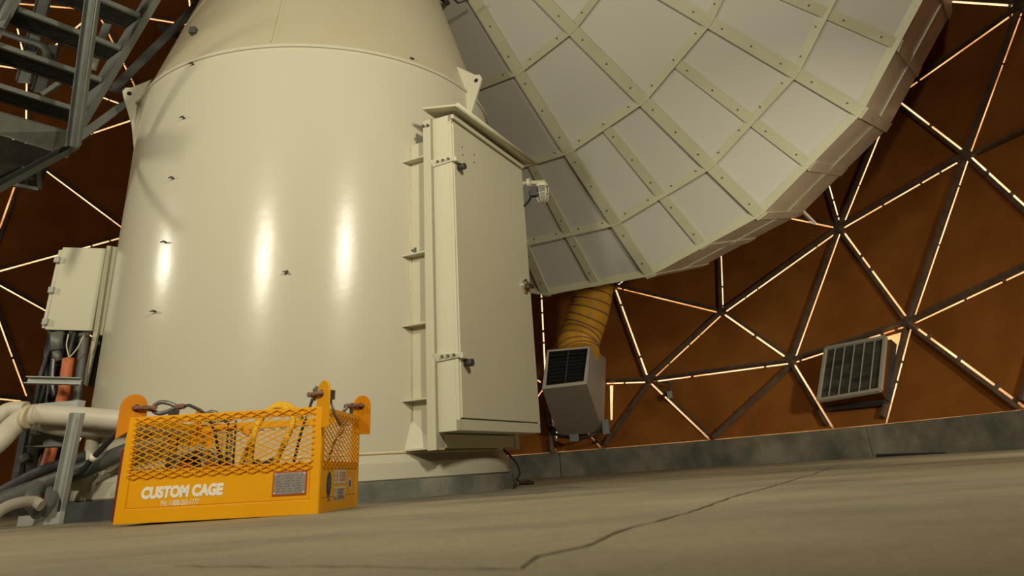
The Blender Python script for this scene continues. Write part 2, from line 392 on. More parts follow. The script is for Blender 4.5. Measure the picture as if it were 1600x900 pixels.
for t in polys:
    P = [nodes[k] for k in t]; n = (P[1]-P[0]).cross(P[2]-P[0])
    if n.dot(SC-P[0]) < 0: P.reverse(); t.reverse()      # normals inwards
    for i in range(len(t)): edges.setdefault(tuple(sorted((t[i], t[(i+1) % len(t)]))), []).append(t)
    Q = inset(P, GAP); nr = (Q[1]-Q[0]).cross(Q[2]-Q[0]).normalized()
    hs = []
    if set(t) == {4, 6, 11, 12}:
        hs = [[(1385, 526), (1408, 519), (1404, 541), (1404, 556), (1396, 588), (1392, 560)], [(1296, 637), (1385, 628), (1384, 631), (1302, 640)]]
    if set(t) == {2, 10, 17} or (2 in t and 17 in t and 10 in t): hs = [[(953, 602), (958, 602), (957, 656), (954, 656)]]
    if 17 in t and 21 in t and 10 in t: hs = [[(865, 667), (871, 667), (868, 680), (869, 697), (866, 697)]]
    if in_view(P):
        loops = []
        for h in hs:
            L_ = []
            for (x, y) in h:
                d = ray(x, y); k = (Q[0]-CAM).dot(nr)/d.dot(nr); L_.append(CAM+d*k)
            loops.append(L_)
        if loops:
            allp = Q[:]; 
            for L_ in loops: allp += L_
            tt = tessellate_polygon([Q]+loops)
            mb = MB(); mb.add(allp, [tuple(x) for x in tt])
            # second skin outwards gives the sheet its thickness
            mb.add([p-nr*.004 for p in allp], [tuple(reversed(x)) for x in tt])
            o = mb.build('panel', 'fabric', radome)
            for L_ in loops:
                mt = MB(); cc = sum(L_, V())/len(L_); mt.add([cc+(p-cc)*1.25-nr*.012 for p in L_], [tuple(range(len(L_)))]); mt.build('light_strip', 'seam_hi', radome)
        else:
            mb = MB(); mb.prism(Q, -nr*.006); mb.build('panel', 'fabric', radome)
    else: far_mb.prism(inset(P, -.02), -nr*.006)
o = far_mb.build('panels_out_of_sight', 'fabric', radome); o['kind'] = 'stuff'
far_strut = MB(); DIM = [{1, 4}, {2, 10}, {7, 19}, {17, 21}, {101, 108}]
for (a, b), ts in edges.items():
    A, B = nodes[a], nodes[b]; base = A.z < .45 and B.z < .45
    mid = (A+B)/2; inn = (SC-mid).normalized(); d = (B-A); L_ = d.length; d.normalize(); sd = d.cross(inn).normalized()
    vis = in_view([A, B, mid])
    if not vis:
        if not base: far_strut.bar(A+inn*.09, B+inn*.09, .05, .07, inn)
        far_strut.bar(A-inn*.01, B-inn*.01, .12, .006, inn)
        continue
    # translucent tape over the joint, in lengths
    mt = MB(); w_ = .052; x = 0
    out = -inn*.009
    mt.add([A+sd*w_+out, B+sd*w_+out, B-sd*w_+out, A-sd*w_+out], [(0, 1, 2, 3)])
    mt.build('seam', 'seam_dim' if {a, b} in DIM else 'seam' if (base or random.random() < .25) else 'seam_hi', radome)
    if base: continue
    sag = inn*.03
    ms = MB(); vd = (mid-CAM).normalized(); px_ = .085*vd.dot(sd)/max(.2, abs(vd.dot(inn)))
    sh = (1 if px_ > 0 else -1)*max(0, .048-abs(px_)) if {a, b} not in DIM else -px_
    p, q = A+d*.06+inn*.085+sd*sh, B-d*.06+inn*.085+sd*sh
    ms.bar(p, q, .042, .075, inn)
    # short clips that tie the strut to the panels and interrupt the light
    n = max(3, int(L_/.33))
    for k in range(n):
        if random.random() < .6: continue
        c = A.lerp(B, (k+random.uniform(.3, .7))/n)+inn*.03; ms.obox(c, d*random.choice((.006, .008, .014)), sd*.045, inn*.03)
    ms.build('strut', 'strut', radome)
o = far_strut.build('struts_out_of_sight', 'strut', radome); o['kind'] = 'stuff'
for k, p in nodes.items():
    if p.z > .5 and in_view([p]):
        inn = (SC-p).normalized(); mb = MB(); mb.disc(p+inn*.03, .075, inn, 12, .105); mb.disc(p+inn*.135, .03, inn, 8, .02); mb.build('hub', 'strut', radome)

# ================================================================ PEDESTAL
plinth = MB(); RP, HP = 1.848, .1185
plinth.lathe([(RP, -.02), (RP, HP-.006), (RP-.006, HP), (0, HP)], C0, 128)
solo(plinth, 'concrete_plinth', 'plinth', 'low round grey concrete plinth under the big cream cylinder', 'plinth')
ped = empty('telescope_pedestal', (CX, CY, HP), 'huge glossy cream steel cylinder with conical top carrying the dish', 'pedestal')
R = 1.75; HS = 3.5528
mb = MB(); mb.lathe([(R, HP+.17), (R, HS)], C0, 160); mb.build('body', 'cream', ped)
mb = MB(); mb.lathe([(R+.03, HP), (R+.045, HP+.012), (R+.045, HP+.115), (R+.008, HP+.16), (R-.005, HP+.175)], C0, 160); mb.build('base_ring', 'cream', ped)
mb = MB(); mb.lathe([(R+.002, HP+.172), (R+.012, HP+.18), (R+.002, HP+.192)], C0, 160); mb.build('weld_seam', 'weld', ped)
mb = MB(); mb.lathe([(R-.01, HS-.035), (R+.016, HS-.03), (R+.016, HS-.004), (R-.02, HS+.01)], C0, 160); mb.build('shoulder_ring', 'cream', ped)
mb = MB(); mb.lathe([(R-.005, HS), (1.30, 5.05), (.98, 6.1), (.9, 6.14), (0, 6.16)], C0, 128); mb.build('cone', 'cone', ped)
mb = MB(); mb.lathe([(R-.03, HS+.012), (R-.024, HS+.03), (R-.034, HS+.045)], C0, 160); mb.build('weld_seam', 'weld', ped)
# vertical weld in the cone
a = ang_of(on_cyl(441, 40, 1.5)); d = V((math.cos(a), math.sin(a), 0)); sdv = V((-d.y, d.x, 0))
mb = MB(); mb.bar(C0+d*1.742+V((0, 0, HS+.04)), C0+d*1.302+V((0, 0, 5.05)), .006, .006, d); mb.build('weld_seam', 'weld', ped)
# lifting lugs straddling the shoulder
def lug(a):
    d = V((math.cos(a), math.sin(a), 0)); s = V((-d.y, d.x, 0))*.011
    prof = [(1.60, 3.98), (1.72, 3.86), (1.90, 3.68), (1.945, 3.655), (1.96, 3.60), (1.93, 3.50), (1.79, 3.26), (1.752, 3.18), (1.735, 3.5), (1.70, 3.6)]
    prof = [(1.64, 3.86), (1.86, 3.69), (1.905, 3.68), (1.925, 3.64), (1.91, 3.585), (1.80, 3.30), (1.745, 3.05), (1.70, 3.5)]
    o = MB().prism([C0+d*r+V((0, 0, z))-s for r, z in prof], 2*s).build('lifting_lug', 'cream', ped)
    h = MB(); h.disc(C0+d*1.865+V((0, 0, 3.625))-s*1.15, .022, s, 14, .0255); h.build('bolt_hole', 'hole', o)
lugL = ang_of(V((-3.62, 6.35, 0))); 
for px, py in ((729, 140),): lug(ang_of(on_cyl(px, py)))
dl_ = math.atan2(CAM.y-CY, CAM.x-CX); tt_ = math.acos(1.75/math.hypot(CX, CY))
lug(dl_-tt_+.02)
lug(PI/2+.2); lug(PI/2-.75)
# small studs left on the painted shell
for px, py in ((288, 185), (271, 279), (259, 379), (243, 487), (447, 426), (302, 101), (641, 93)):
    p = on_cyl(px, py) if py > 110 else on_cyl(px, py, 1.72 if px > 500 else 1.75)
    nrm = V((p.x-CX, p.y-CY, 0)).normalized(); mb = MB(); s = V((-nrm.y, nrm.x, 0))
    mb.tube([p-nrm*.01, p+nrm*.035+s*.01], .008 if px != 447 else .011, 8); mb.bar(p+nrm*.03-s*.02, p+nrm*.03+s*.022, .008, .01, nrm)
    mb.build('stud', 'char', ped)
# small bracket high on the cone at the left and dark brackets along the top
p = on_cyl(306, 52, 1.62); nrm = V((p.x-CX, p.y-CY, .5)).normalized(); mb = MB(); mb.obox(p+nrm*.03, V((.03, 0, 0)), V((0, .03, 0)), V((0, 0, .03))); mb.build('small_bracket', 'galv_dark', ped)

# ================================================================ DISH
ND = 22
DC = V((-1.4595, 6.5966, 7.636)); AZ, EL, PH, DLT = .9623, .2543, -1.1725, 2*PI/ND
RR = [6.185, 5.355, 4.323, 3.230, 2.05, .9]; RL, DLIP, KP, KM = 6.209, 2.197, .0215, .4044
DA = V((math.cos(EL)*math.cos(AZ), math.cos(EL)*math.sin(AZ), math.sin(EL))); DE1 = DA.cross(V((0, 0, 1))).normalized(); DE2 = DE1.cross(DA)
def dv(s, r, dz=0):
    th = PH+s*DLT; return DC+(DE1*math.cos(th)+DE2*math.sin(th))*r+DA*(KP*r*r+KM*r+dz)
def dpt(s, r, dz=0):     # half spokes lie on the chord between main spokes
    f0 = math.floor(s+1e-6); fr = s-f0
    if fr < 1e-4: return dv(f0, r, dz)
    return dv(f0, r, dz).lerp(dv(f0+1, r, dz), fr)
def lipt(s):
    f0 = math.floor(s+1e-6); fr = s-f0
    g = lambda k: DC+(DE1*math.cos(PH+k*DLT)+DE2*math.sin(PH+k*DLT))*RL+DA*(KP*RR[0]**2+KM*RR[0]+DLIP)
    return g(f0) if fr < 1e-4 else g(f0).lerp(g(f0+1), fr)
dish = empty('dish_antenna', DC, 'enormous off-white panelled dish seen from behind, with riveted strips', 'dish')
def quad_plate(pts, t, name, mat, parent, shrink=.0):
    c = sum(pts, V())/4; nr = (pts[2]-pts[0]).cross(pts[3]-pts[1]).normalized()
    if nr.dot(DA) < 0: nr = -nr
    mb = MB(); mb.hexa([p+(c-p).normalized()*shrink for p in pts]+[p+(c-p).normalized()*shrink+nr*t for p in pts]); return mb.build(name, mat, parent)
for s in range(ND):
    for (ra, rb, half) in ((0, 1, 1), (1, 2, 1), (2, 3, 0), (3, 4, 0), (4, 5, 0)):
        for (s0, s1) in (((s, s+.5), (s+.5, s+1)) if half else ((s, s+1),)):
            quad_plate([dpt(s0, RR[ra]), dpt(s1, RR[ra]), dpt(s1, RR[rb]), dpt(s0, RR[rb])], .03, 'panel', 'dish', dish, .004)
    for s0, s1 in ((s, s+.5), (s+.5, s+1)):
        quad_plate([dpt(s0, RR[0]), dpt(s1, RR[0]), lipt(s1), lipt(s0)], .02, 'rim_panel', 'lip', dish, .004)
rv = MB()
def strip(a, b, wa, name='strip', mat='strip', lift=.012, t=.012, nr=None, ends=0, rivets=True, step=.42):
    d = (b-a); L_ = d.length; d.normalize(); nn = nr if nr is not None else -DA
    sd = d.cross(nn).normalized(); n2 = sd.cross(d).normalized()
    if n2.dot(nn) < 0: n2 = -n2
    a = a-d*ends; b = b+d*ends
    mb = MB(); mb.obox((a+b)/2+n2*lift, d*(b-a).length/2, sd*wa/2, n2*t/2); o = mb.build(name, mat, dish)
    if rivets:
        n = max(1, round(L_/step))
        for k in range(n): rv.disc(a.lerp(b, (k+.5)/n)+n2*(lift+t/2), .013, n2, 6, .006)
    return o
for s in range(ND):
    for ra, rb in ((0, 1), (1, 2), (2, 3), (3, 4), (4, 5)):
        strip(dpt(s, RR[ra]), dpt(s, RR[rb]), .155, lift=.03, t=.022, ends=.01)
    strip(dpt(s+.5, RR[0]), dpt(s+.5, RR[1]), .13, lift=.02, t=.018)
    strip(dpt(s+.5, RR[1]), dpt(s+.5, RR[2]), .13, lift=.02, t=.018)
    for r in RR[1:5]: strip(dpt(s, r), dpt(s+1, r), .15, lift=.012, t=.014)
    for s0 in (s, s+.5):
        a, b = dpt(s0, RR[0]-.04), dpt(s0+.5, RR[0]-.04); strip(a, b, .10, 'edge_strip', lift=.022, t=.03, rivets=False)
        # ribs and centre batten of the deep rim
        p0, p1 = dpt(s0, RR[0]), lipt(s0); q0, q1 = dpt(s0+.5, RR[0]), lipt(s0+.5)
        mid_p, mid_q = p0.lerp(p1, .5), q0.lerp(q1, .5)
        outn = ((mid_p+mid_q)/2-DC); outn = (outn-DA*outn.dot(DA)).normalized()
        strip(p0, p1, .15, 'rim_rib', 'lip', lift=.012, t=.014, nr=outn, ends=-.03, step=1.0)
        strip(mid_p, mid_q, .025, 'rim_batten', 'strip', lift=.012, t=.02, nr=outn, rivets=False)
o = rv.build('rivets', 'rivet', dish); o['kind'] = 'stuff'
mb = MB(); mb.lathe([(0, -.05), (1.0, -.05), (1.0, .12)], DC, 40, axis=DA); mb.build('hub_plate', 'strip', dish)
# mount between the cone and the dish: yoke arms (above the frame, shows only its lower ends)
yoke = empty('antenna_mount', (CX, CY, 6.16), 'dark steel turntable and yoke at the top of the cream cone', 'mount')
mb = MB(); mb.lathe([(0, 6.16), (.95, 6.16), (1.0, 6.2), (1.0, 6.38), (0, 6.4)], C0, 48); mb.build('turntable', 'galv_dark', yoke)
for k in (-.55, .55):
    mb = MB(); a = V((CX, CY, 6.36))+DE1*k; b = DC-DA*.12+DE1*k
    mb.bar(a, V((a.x, a.y, 7.7)), .22, .3, DE1); mb.bar(V((a.x, a.y, 7.6)), b, .2, .26); mb.build('yoke_arm', 'galv_dark', yoke)

# diagonal lug spur on the dish rim (small bracket at its lower right edge)
p = lipt(.25); q = at(1275, 349, 11.2)
p = dpt(.55, RR[0]).lerp(lipt(.55), .9); dd = (p-CAM).length
mb = MB(); a_ = CAM+ray(1255, 331)*dd; b_ = CAM+ray(1274, 350)*dd
mb.bar(a_, b_, .06, .03); mb.bar(b_, CAM+ray(1264, 347)*dd, .03, .03); mb.build('rim_bracket', 'lip', dish)
# dark actuator bits hanging by the cone at the top of the picture
mb = MB(); Y = 7.4
for a_, b_, w_ in (((684, -25), (700, 6), .05), ((700, -10), (716, 5), .02), ((716, 5), (745, -6), .015), ((690, 0), (712, -20), .06)):
    mb.bar(at(*a_, Y), at(*b_, Y), w_, w_)
solo(mb, 'actuator_linkage', 'char', 'dark linkage beside the cream cone at the dish hub', 'linkage')
mb = MB()
for a_, b_ in (((400, 1), (418, -3)), ((418, -3), (470, -6))): mb.bar(on_cyl(*a_, 1.36), on_cyl(*b_, 1.38), .05, .05)
solo(mb, 'cone_bracket', 'char', 'small dark bracket high on the front of the cream cone', 'bracket')

# ================================================================ CABINET on the pedestal
O = V((-.492, 5.40, 0)); YA = 1.131
E1 = V((math.cos(YA), math.sin(YA), 0)); E2 = V((-math.sin(YA), math.cos(YA), 0)); UP = V((0, 0, 1))
CW, CD, Z0, Z1 = 1.343, .178, .409, 2.871
def cp(i, j, z): return O+E1*i+E2*j+UP*z
cab = empty('equipment_cabinet', cp(CW/2, CD, Z0), 'tall shallow cream steel cabinet with door bolted to the cylinder side', 'cabinet')
def cbox(i0, i1, j0, j1, z0, z1, name, mat='cab', parent=None, bevel=.004):
    mb = MB(); mb.hexa([cp(i0, j0, z0), cp(i1, j0, z0), cp(i1, j1, z0), cp(i0, j1, z0), cp(i0, j0, z1), cp(i1, j0, z1), cp(i1, j1, z1), cp(i0, j1, z1)])
    return mb.build(name, mat, parent or cab, bevel)
cbox(0, CW, .03, CD, Z0, Z1, 'body')
cbox(0, CW, .0, .03, Z0, Z0+.075, 'bottom_rail')
cbox(.0, .012, 0, .03, Z0, Z1, 'side_frame'); cbox(CW-.03, CW, 0, .03, Z0, Z1, 'side_frame')
door = cbox(.014, CW-.05, -.012, .028, Z0+.082, Z1-.075, 'door')
cbox(.0, CW, -.002, .03, Z1-.068, Z1, 'top_rail')
cbox(-.012, CW-.02, -.03, -.008, Z1-.05, Z1-.01, 'drip_rail')
# sloping canopy
mb = MB(); zc = Z1+.015
P = [cp(-.09, -.115, zc-.01), cp(CW+.07, -.115, zc-.01), cp(CW+.07, CD+.05, zc+.055), cp(-.09, CD+.05, zc+.055)]
mb.hexa(P+[p+UP*.02 for p in P]); mb.build('canopy', 'cab', cab, .005)
mb = MB(); mb.tube([cp(-.09, -.118, zc), cp(CW+.07, -.118, zc)], .018, 10); mb.build('canopy_edge', 'cab', cab)
for z in (Z0+.49, Z1-.43):     # hinge arms with a dark knob
    h = MB(); h.hexa([cp(-.012, .2, z-.012), cp(-.012, -.03, z), cp(.02, -.03, z), cp(.02, .2, z-.012), cp(-.03, .2, z+.05), cp(-.02, -.04, z+.028), cp(.03, -.04, z+.028), cp(.02, .2, z+.05)])
    h.obox(cp(.03, -.035, z+.012), E1*.045, E2*.012, UP*.02); ho = h.build('hinge', 'cab', cab, .004)
    k = MB(); k.tube([cp(.07, -.02, z-.035), cp(.07, -.08, z-.035)], .026, 14); k.build('knob', 'char', ho)
    for q in range(3): bo = MB(); bo.tube([cp(-.022, .02+.05*q, z+.02), cp(-.035, .02+.05*q, z+.02)], .010, 8); bo.build('bolt', 'rivet', ho)
mb = MB(); hz = 1.62
hp = on = None
def on_door(px, py, j=-.013):
    d = ray(px, py); n = -E2; k = (cp(0, j, 0)-CAM).dot(n)/d.dot(n); return CAM+d*k
p = on_door(819, 447); nrm = -E2
mb.disc(p, .06, nrm, 20, .025); hd = mb.build('latch_handle', 'chrome', cab)
mb = MB(); mb.tube([p+nrm*.02, p+nrm*.06], .022, 12); mb.tube([p+nrm*.055, p+nrm*.06-E1*.06+UP*.012, p+nrm*.055-E1*.10+UP*.0], [.022, .016, .008], 10); mb.build('lever', 'chrome', hd)
mb = MB(); mb.obox(p+nrm*.035+E1*.08+UP*.01, E1*.035, E2*.012, UP*.018); mb.build('hasp', 'char', hd)
for px, py in ((722, 230), (723, 242), (741, 242), (741, 253.5)): mb = MB(); mb.disc(on_door(px, py, -.013), .007, nrm, 8, .002); mb.build('door_hole', 'hole', door)
# stand-off frame between the cabinet and the cylinder
st = empty('cabinet_bracket', cp(0, .25, .3), 'cream bracket frame with triangular gussets joining cabinet to cylinder', 'bracket')
zb, zt = .295, Z1-.03
def sbox(i0, i1, j0, j1, z0, z1, name):
    mb = MB(); mb.hexa([cp(i0, j0, z0), cp(i1, j0, z0), cp(i1, j1, z0), cp(i0, j1, z0), cp(i0, j0, z1), cp(i1, j0, z1), cp(i1, j1, z1), cp(i0, j1, z1)]); return mb.build(name, 'cab', st, .003)
for i in (-.02, CW-.16):
    sbox(i, i+.02, CD, CD+.085, zb, zt+.03, 'angle_flange')
    sbox(i, i+.10, CD, CD+.014, zb, zt+.03, 'angle_flange')
sbox(-.02+.02, CW-.16, CD, CD+.02, Z0-.10, Z0-.01, 'cross_plate')
# web plate to the shell and gussets
def shell_j(i):     # j at which the line i=const meets the shell
    a = O+E1*i; ox, oy = a.x-CX, a.y-CY; b = ox*E2.x+oy*E2.y; c = ox*ox+oy*oy-1.75**2; D = b*b-c
    return -b-math.sqrt(D) if D > 0 else CD+.3
for i in (.06, CW-.22):
    jj = shell_j(i)+.01; sbox(i, i+.012, CD, jj, zb+.02, zt-.12, 'web_plate')
gz = [zt-.30, 1.73, 1.18, .64]
j0 = CD+.085
for z in gz+[None]:
    zz = z if z else zb+.01
    tip = V(on_cyl(628 if z else 631, 400)); tip.z = zz
    a1 = cp(.06, j0-.06, zz); a2 = cp(.06, shell_j(.06)+.005, zz); a3 = cp(-.02, j0, zz)
    mb = MB(); mb.prism([a3, a1, a2, tip], UP*.012); mb.build('gusset', 'cab', st)
mb = MB(); tip = on_cyl(650, 640); 
mb.prism([cp(.055, j0-.05, zb+.02), V((on_cyl(632, 680).x, on_cyl(632, 680).y, zb+.02)), cp(.055, shell_j(.05), zb+.22)], E1*.01); mb.build('gusset', 'cab', st)
# little grey clip on the second gusset
p = cp(.0, j0+.1, gz[1]+.012); solo(MB().obox(p+UP*.02, E1*.008, E2*.008, UP*.025).obox(p+UP*.025+E2*.02, E1*.02, E2*.006, UP*.006), 'pipe_clip', 'galv', 'tiny grey clip standing on a gusset left of the cabinet', 'clip')
# weld streaks
for i in (.055,):
    mb = MB(); mb.tube([cp(i, shell_j(i)-.003, zb+.05), cp(i, shell_j(i)-.003, zt-.13)], .006, 6); mb.build('weld_seam', 'weld', st)
for q, (i_, z_) in enumerate(((.0, zt-.03), (.0, zt-.02))):
    mb = MB(); mb.tube([cp(-.02, CD+.03+.045*q, zt-.03+.006*q), cp(-.04, CD+.03+.045*q, zt-.03+.006*q)], .012, 8); mb.build('bolt', 'rivet', st)
# caged lamp to the right of the cabinet
lp = empty('caged_lamp', at(846, 296, 6.75), 'small jelly-jar lamp in wire guard beside cabinet\'s upper right corner', 'lamp')
Y = 6.75
mb = MB(); mb.tube([at(815, 287, 6.65), at(828, 286, 6.7), at(851, 284, Y)], .022, 12); mb.disc(at(824, 286, 6.68), .045, (1, -.3, 0), 16, .03); mb.build('arm', 'cab', lp)
c = at(846, 286, Y)
mb = MB(); mb.lathe([(0, 0), (.05, 0), (.062, -.02), (.064, -.045), (0, -.045)], c, 20); mb.build('cap', 'cab', lp)
mb = MB(); mb.lathe([(.05, -.045), (.052, -.13), (.045, -.165), (.02, -.19), (0, -.194)], c, 20); mb.build('glass_jar', 'glass', lp)
mb = MB()
for k in range(6):
    a = PI*k/3; e = V((math.cos(a), math.sin(a), 0)); mb.tube([c+e*.062-UP*.04, c+e*.063-UP*.13, c+e*.045-UP*.19, c-UP*.21], .004, 6)
mb.tube([c+V((math.cos(2*PI*k/16), math.sin(2*PI*k/16), 0))*.064-UP*.12 for k in range(16)], .004, 6, closed=True); mb.build('wire_guard', 'cab', lp)
mb = MB(); mb.obox(at(834, 300, 6.72), V((.03, 0, 0)), V((0, .03, 0)), V((0, 0, .045))); mb.build('junction', 'char', lp)
mb = MB(); mb.tube(spline([at(828, 298, 6.7), at(829, 309, 6.7), at(822, 319, 6.65), at(818, 322, 6.6)]), .012, 8); mb.build('lead', 'black', lp)

# cable at the pedestal foot
solo(MB().tube(spline([at(786, 702, 6.6), at(797, 712, 6.6), at(808, 725, 6.55), at(812, 740, 6.5), at(808, 750, 6.5), on_floor(816, 752.5, .02), on_floor(830, 752, .015), on_floor(832, 755, .012), on_floor(812, 756, .012)]), .009, 8),
     'power_cable', 'black', 'thin black cable drooping to the floor at right of the plinth', 'cable')

# ================================================================ AIR UNIT with yellow duct
au = empty('air_handling_unit', on_sphere(905, 690, 9.9), 'boxy grey air unit with black grille fixed low on the radome', 'air unit')
FT = [at(855, 547, 12.6), at(922, 541, 12.6)]; FB = [at(917, 600, 12.3), at(847, 608, 12.3)]
BK = [on_sphere(873, 560, 9.84), on_sphere(947, 560, 9.84), on_sphere(943, 676, 9.84), on_sphere(872, 681, 9.84)]
fr = [FT[0], FT[1], FB[0], FB[1]]
cenF = sum(fr, V())/4; nF = (fr[1]-fr[0]).cross(fr[2]-fr[1]).normalized()
if nF.dot(CAM-cenF) < 0: nF = -nF
inner = [cenF+(p-cenF)*k for p, k in zip(fr, (.9,)*4)]
inner = [fr[0].lerp(fr[2], .05), fr[1].lerp(fr[3], .05), fr[2].lerp(fr[0], .08), fr[3].lerp(fr[1], .08)]
mb = MB(); mb.add(fr+inner, [(0, 1, 5, 4), (1, 2, 6, 5), (2, 3, 7, 6), (3, 0, 4, 7)])
mb.add(fr+BK, [(0, 4, 5, 1), (1, 5, 6, 2), (2, 6, 7, 3), (3, 7, 4, 0), (4, 7, 6, 5)]); mb.build('housing', 'unit', au)
dp = [p-nF*.25 for p in inner]
mb = MB(); mb.add(inner+dp, [(0, 1, 5, 4), (1, 2, 6, 5), (2, 3, 7, 6), (3, 0, 4, 7), (4, 5, 6, 7)]); mb.build('opening', 'hole', au)
for k in range(9):
    t = (k+.7)/9.5; a = inner[0].lerp(inner[3], t)-nF*.06; b = inner[1].lerp(inner[2], t)-nF*.06
    MB().bar(a, b, .05, .008, nF+UP*.6).build('louvre', 'hole', au)
mb = MB(); mb.bar(inner[0].lerp(inner[1], .5)-nF*.03, inner[3].lerp(inner[2], .5)-nF*.03, .02, .02); mb.build('grille_bar', 'char', au)
# duct
pd = spline([at(905, 556, 13.1), at(903, 540, 13.2), at(910, 518, 13.3), at(919, 492, 13.3), at(925, 465, 13.3), at(929, 435, 13.3), at(932, 395, 13.3)], 10)
mb = MB(); mb.tube(pd, [.36-.0*i for i in range(len(pd))], 28)
dct = empty('flexible_duct', pd[0], 'ribbed yellow flexible duct rising from the grey air unit behind the dish', 'duct')
mb.build('sleeve', 'duct', dct)
for i in range(2, len(pd)-1, 5):
    t = (pd[i+1]-pd[i-1]).normalized(); e = t.orthogonal().normalized(); g = t.cross(e)
    MB().tube([pd[i]+(e*math.cos(2*PI*k/28)+g*math.sin(2*PI*k/28))*.364 for k in range(28)], .014, 6, closed=True).build('wire_ring', 'rust', dct)
# cable under the unit
sp = spline([on_sphere(850, 640, 9.6), on_sphere(857, 668, 9.7), on_sphere(872, 680, 9.6), on_sphere(900, 684, 9.5), on_sphere(925, 680, 9.5), on_sphere(944, 670, 9.6)])
cb = empty('conduit_loop', sp[0], 'black conduit looping beneath the grey air unit with small junction boxes', 'conduit')
MB().tube(sp, .028, 8).build('conduit', 'black', cb)
MB().obox(on_sphere(897, 684, 9.45), V((.08, 0, 0)), V((0, .04, 0)), V((0, 0, .06))).build('junction', 'galv_dark', cb)
MB().obox(on_sphere(946, 667, 9.55), V((.06, 0, 0)), V((0, .04, 0)), V((0, 0, .12))).build('junction', 'galv_dark', cb)
solo(MB().tube(spline([on_sphere(861, 667, 9.75), on_sphere(861, 690, 9.8), on_sphere(863, 707, 9.9)]), .05, 8), 'drain_pipe', 'strut', 'short dark pipe running from air unit down to the curb', 'pipe')
b_ = MB().tube(spline([on_sphere(1035, 597, 9.8), on_sphere(1046, 600, 9.75), on_sphere(1048, 612, 9.75)]), .02, 8)
b_.obox(on_sphere(1046, 617, 9.75), V((.045, 0, 0)), V((0, .04, 0)), V((0, 0, .06)))
solo(b_, 'socket_box', 'galv_dark', 'small dark socket hanging from a strut right of the air unit', 'socket')

# ================================================================ LOUVRE / VENTILATOR UNIT
LC = [(1291, 545), (1383.5, 527), (1375.5, 609.5), (1279, 626)]
Q = [on_sphere(x, y, 9.50) for x, y in LC]
lu = empty('ventilator_unit', on_sphere(1330, 640, 9.9), 'square ventilator of six dark panes in pale frame on radome wall', 'ventilator')
nL = (Q[1]-Q[0]).cross(Q[2]-Q[1]).normalized(); 
if nL.dot(CAM-Q[0]) < 0: nL = -nL
fr = MB()
for i in range(4): fr.bar(Q[i], Q[(i+1) % 4], .045, .05, nL)
fr.build('frame', 'frame_grey', lu)
for k in range(1, 6): MB().bar(Q[0].lerp(Q[1], k/6), Q[3].lerp(Q[2], k/6), .013, .010, nL).build('mullion', 'frame_grey', lu)
for k in range(6):
    a, b = Q[0].lerp(Q[1], k/6), Q[0].lerp(Q[1], (k+1)/6); c, d = Q[3].lerp(Q[2], (k+1)/6), Q[3].lerp(Q[2], k/6)
    MB().prism([p-nL*.01 for p in (a, b, c, d)], -nL*.008).build('pane', 'glassdark', lu)
HQ = [on_sphere(x, y, 9.90) for x, y in ((1296, 552), (1395, 536), (1384, 626), (1293, 636))]
mb = MB(); mb.add([p-nL*.02 for p in Q]+HQ, [(0, 4, 5, 1), (1, 5, 6, 2), (2, 6, 7, 3), (3, 7, 4, 0)]); mb.build('housing', 'fabric', lu)
mb = MB()
for i in range(4): mb.bar(HQ[i], HQ[(i+1) % 4], .07, .09, nL)
mb.build('back_frame', 'char', lu)

# ================================================================ STAIRS (left, high)
S = 1.2
def sp_(v): return CAM+(V(v)-CAM)*S
SO = sp_((-2.985, 4.754, 3.321)); ph = .934; RUN, DEP, LT, RISE = .238*S, .225*S, .714*S, .19*S
SE = V((math.cos(ph), math.sin(ph), 0)); SA = V((math.sin(ph), -math.cos(ph), 0))
def sp3(k, l, d, dz=0): return SO+SA*((1-k)*RUN-d*DEP)+UP*((1-k)*RISE+dz)-SE*l*LT
stair = empty('steel_staircase', sp3(4, .5, 0), 'galvanised steel staircase with grooved treads hanging at upper left', 'staircase')
for k in (-2, -1, 0, 1, 2, 3):
    t = empty_ = MB(); t.obox(sp3(k, .5, .02, -.012), SE*LT/2, SA*.016, UP*.022); n1 = t.build('tread', 'galv', stair)
    g = MB()
    for q in range(8): g.bar(sp3(k, 0, .1+.115*q, -.014), sp3(k, 1, .1+.115*q, -.014), .022, .022)
    g.obox(sp3(k, .5, .5, .004), SE*LT/2, SA*DEP*.5, UP*.004)
    g.obox(sp3(k, .5, 1.0, -.012), SE*LT/2, SA*.01, UP*.02); g.build('tread_ribs', 'tread', n1)
def stringer(l, k0, k1):
    m_ = MB(); a = sp3(k0, l, .5, -.05); b = sp3(k1, l, .5, -.05); d = (b-a).normalized(); n = SE.cross(d).normalized()
    m_.obox((a+b)/2, (b-a)/2, SE*.005, n*.11)
    for s in (-1, 1): m_.obox((a+b)/2+n*.105*s+SE*(.028 if l < .5 else -.028), (b-a)/2, SE*.028, n*.006)
    return m_.build('stringer', 'galv', stair)
stringer(-.02, 4.0, -3); stringer(1.03, 4.0, -3)
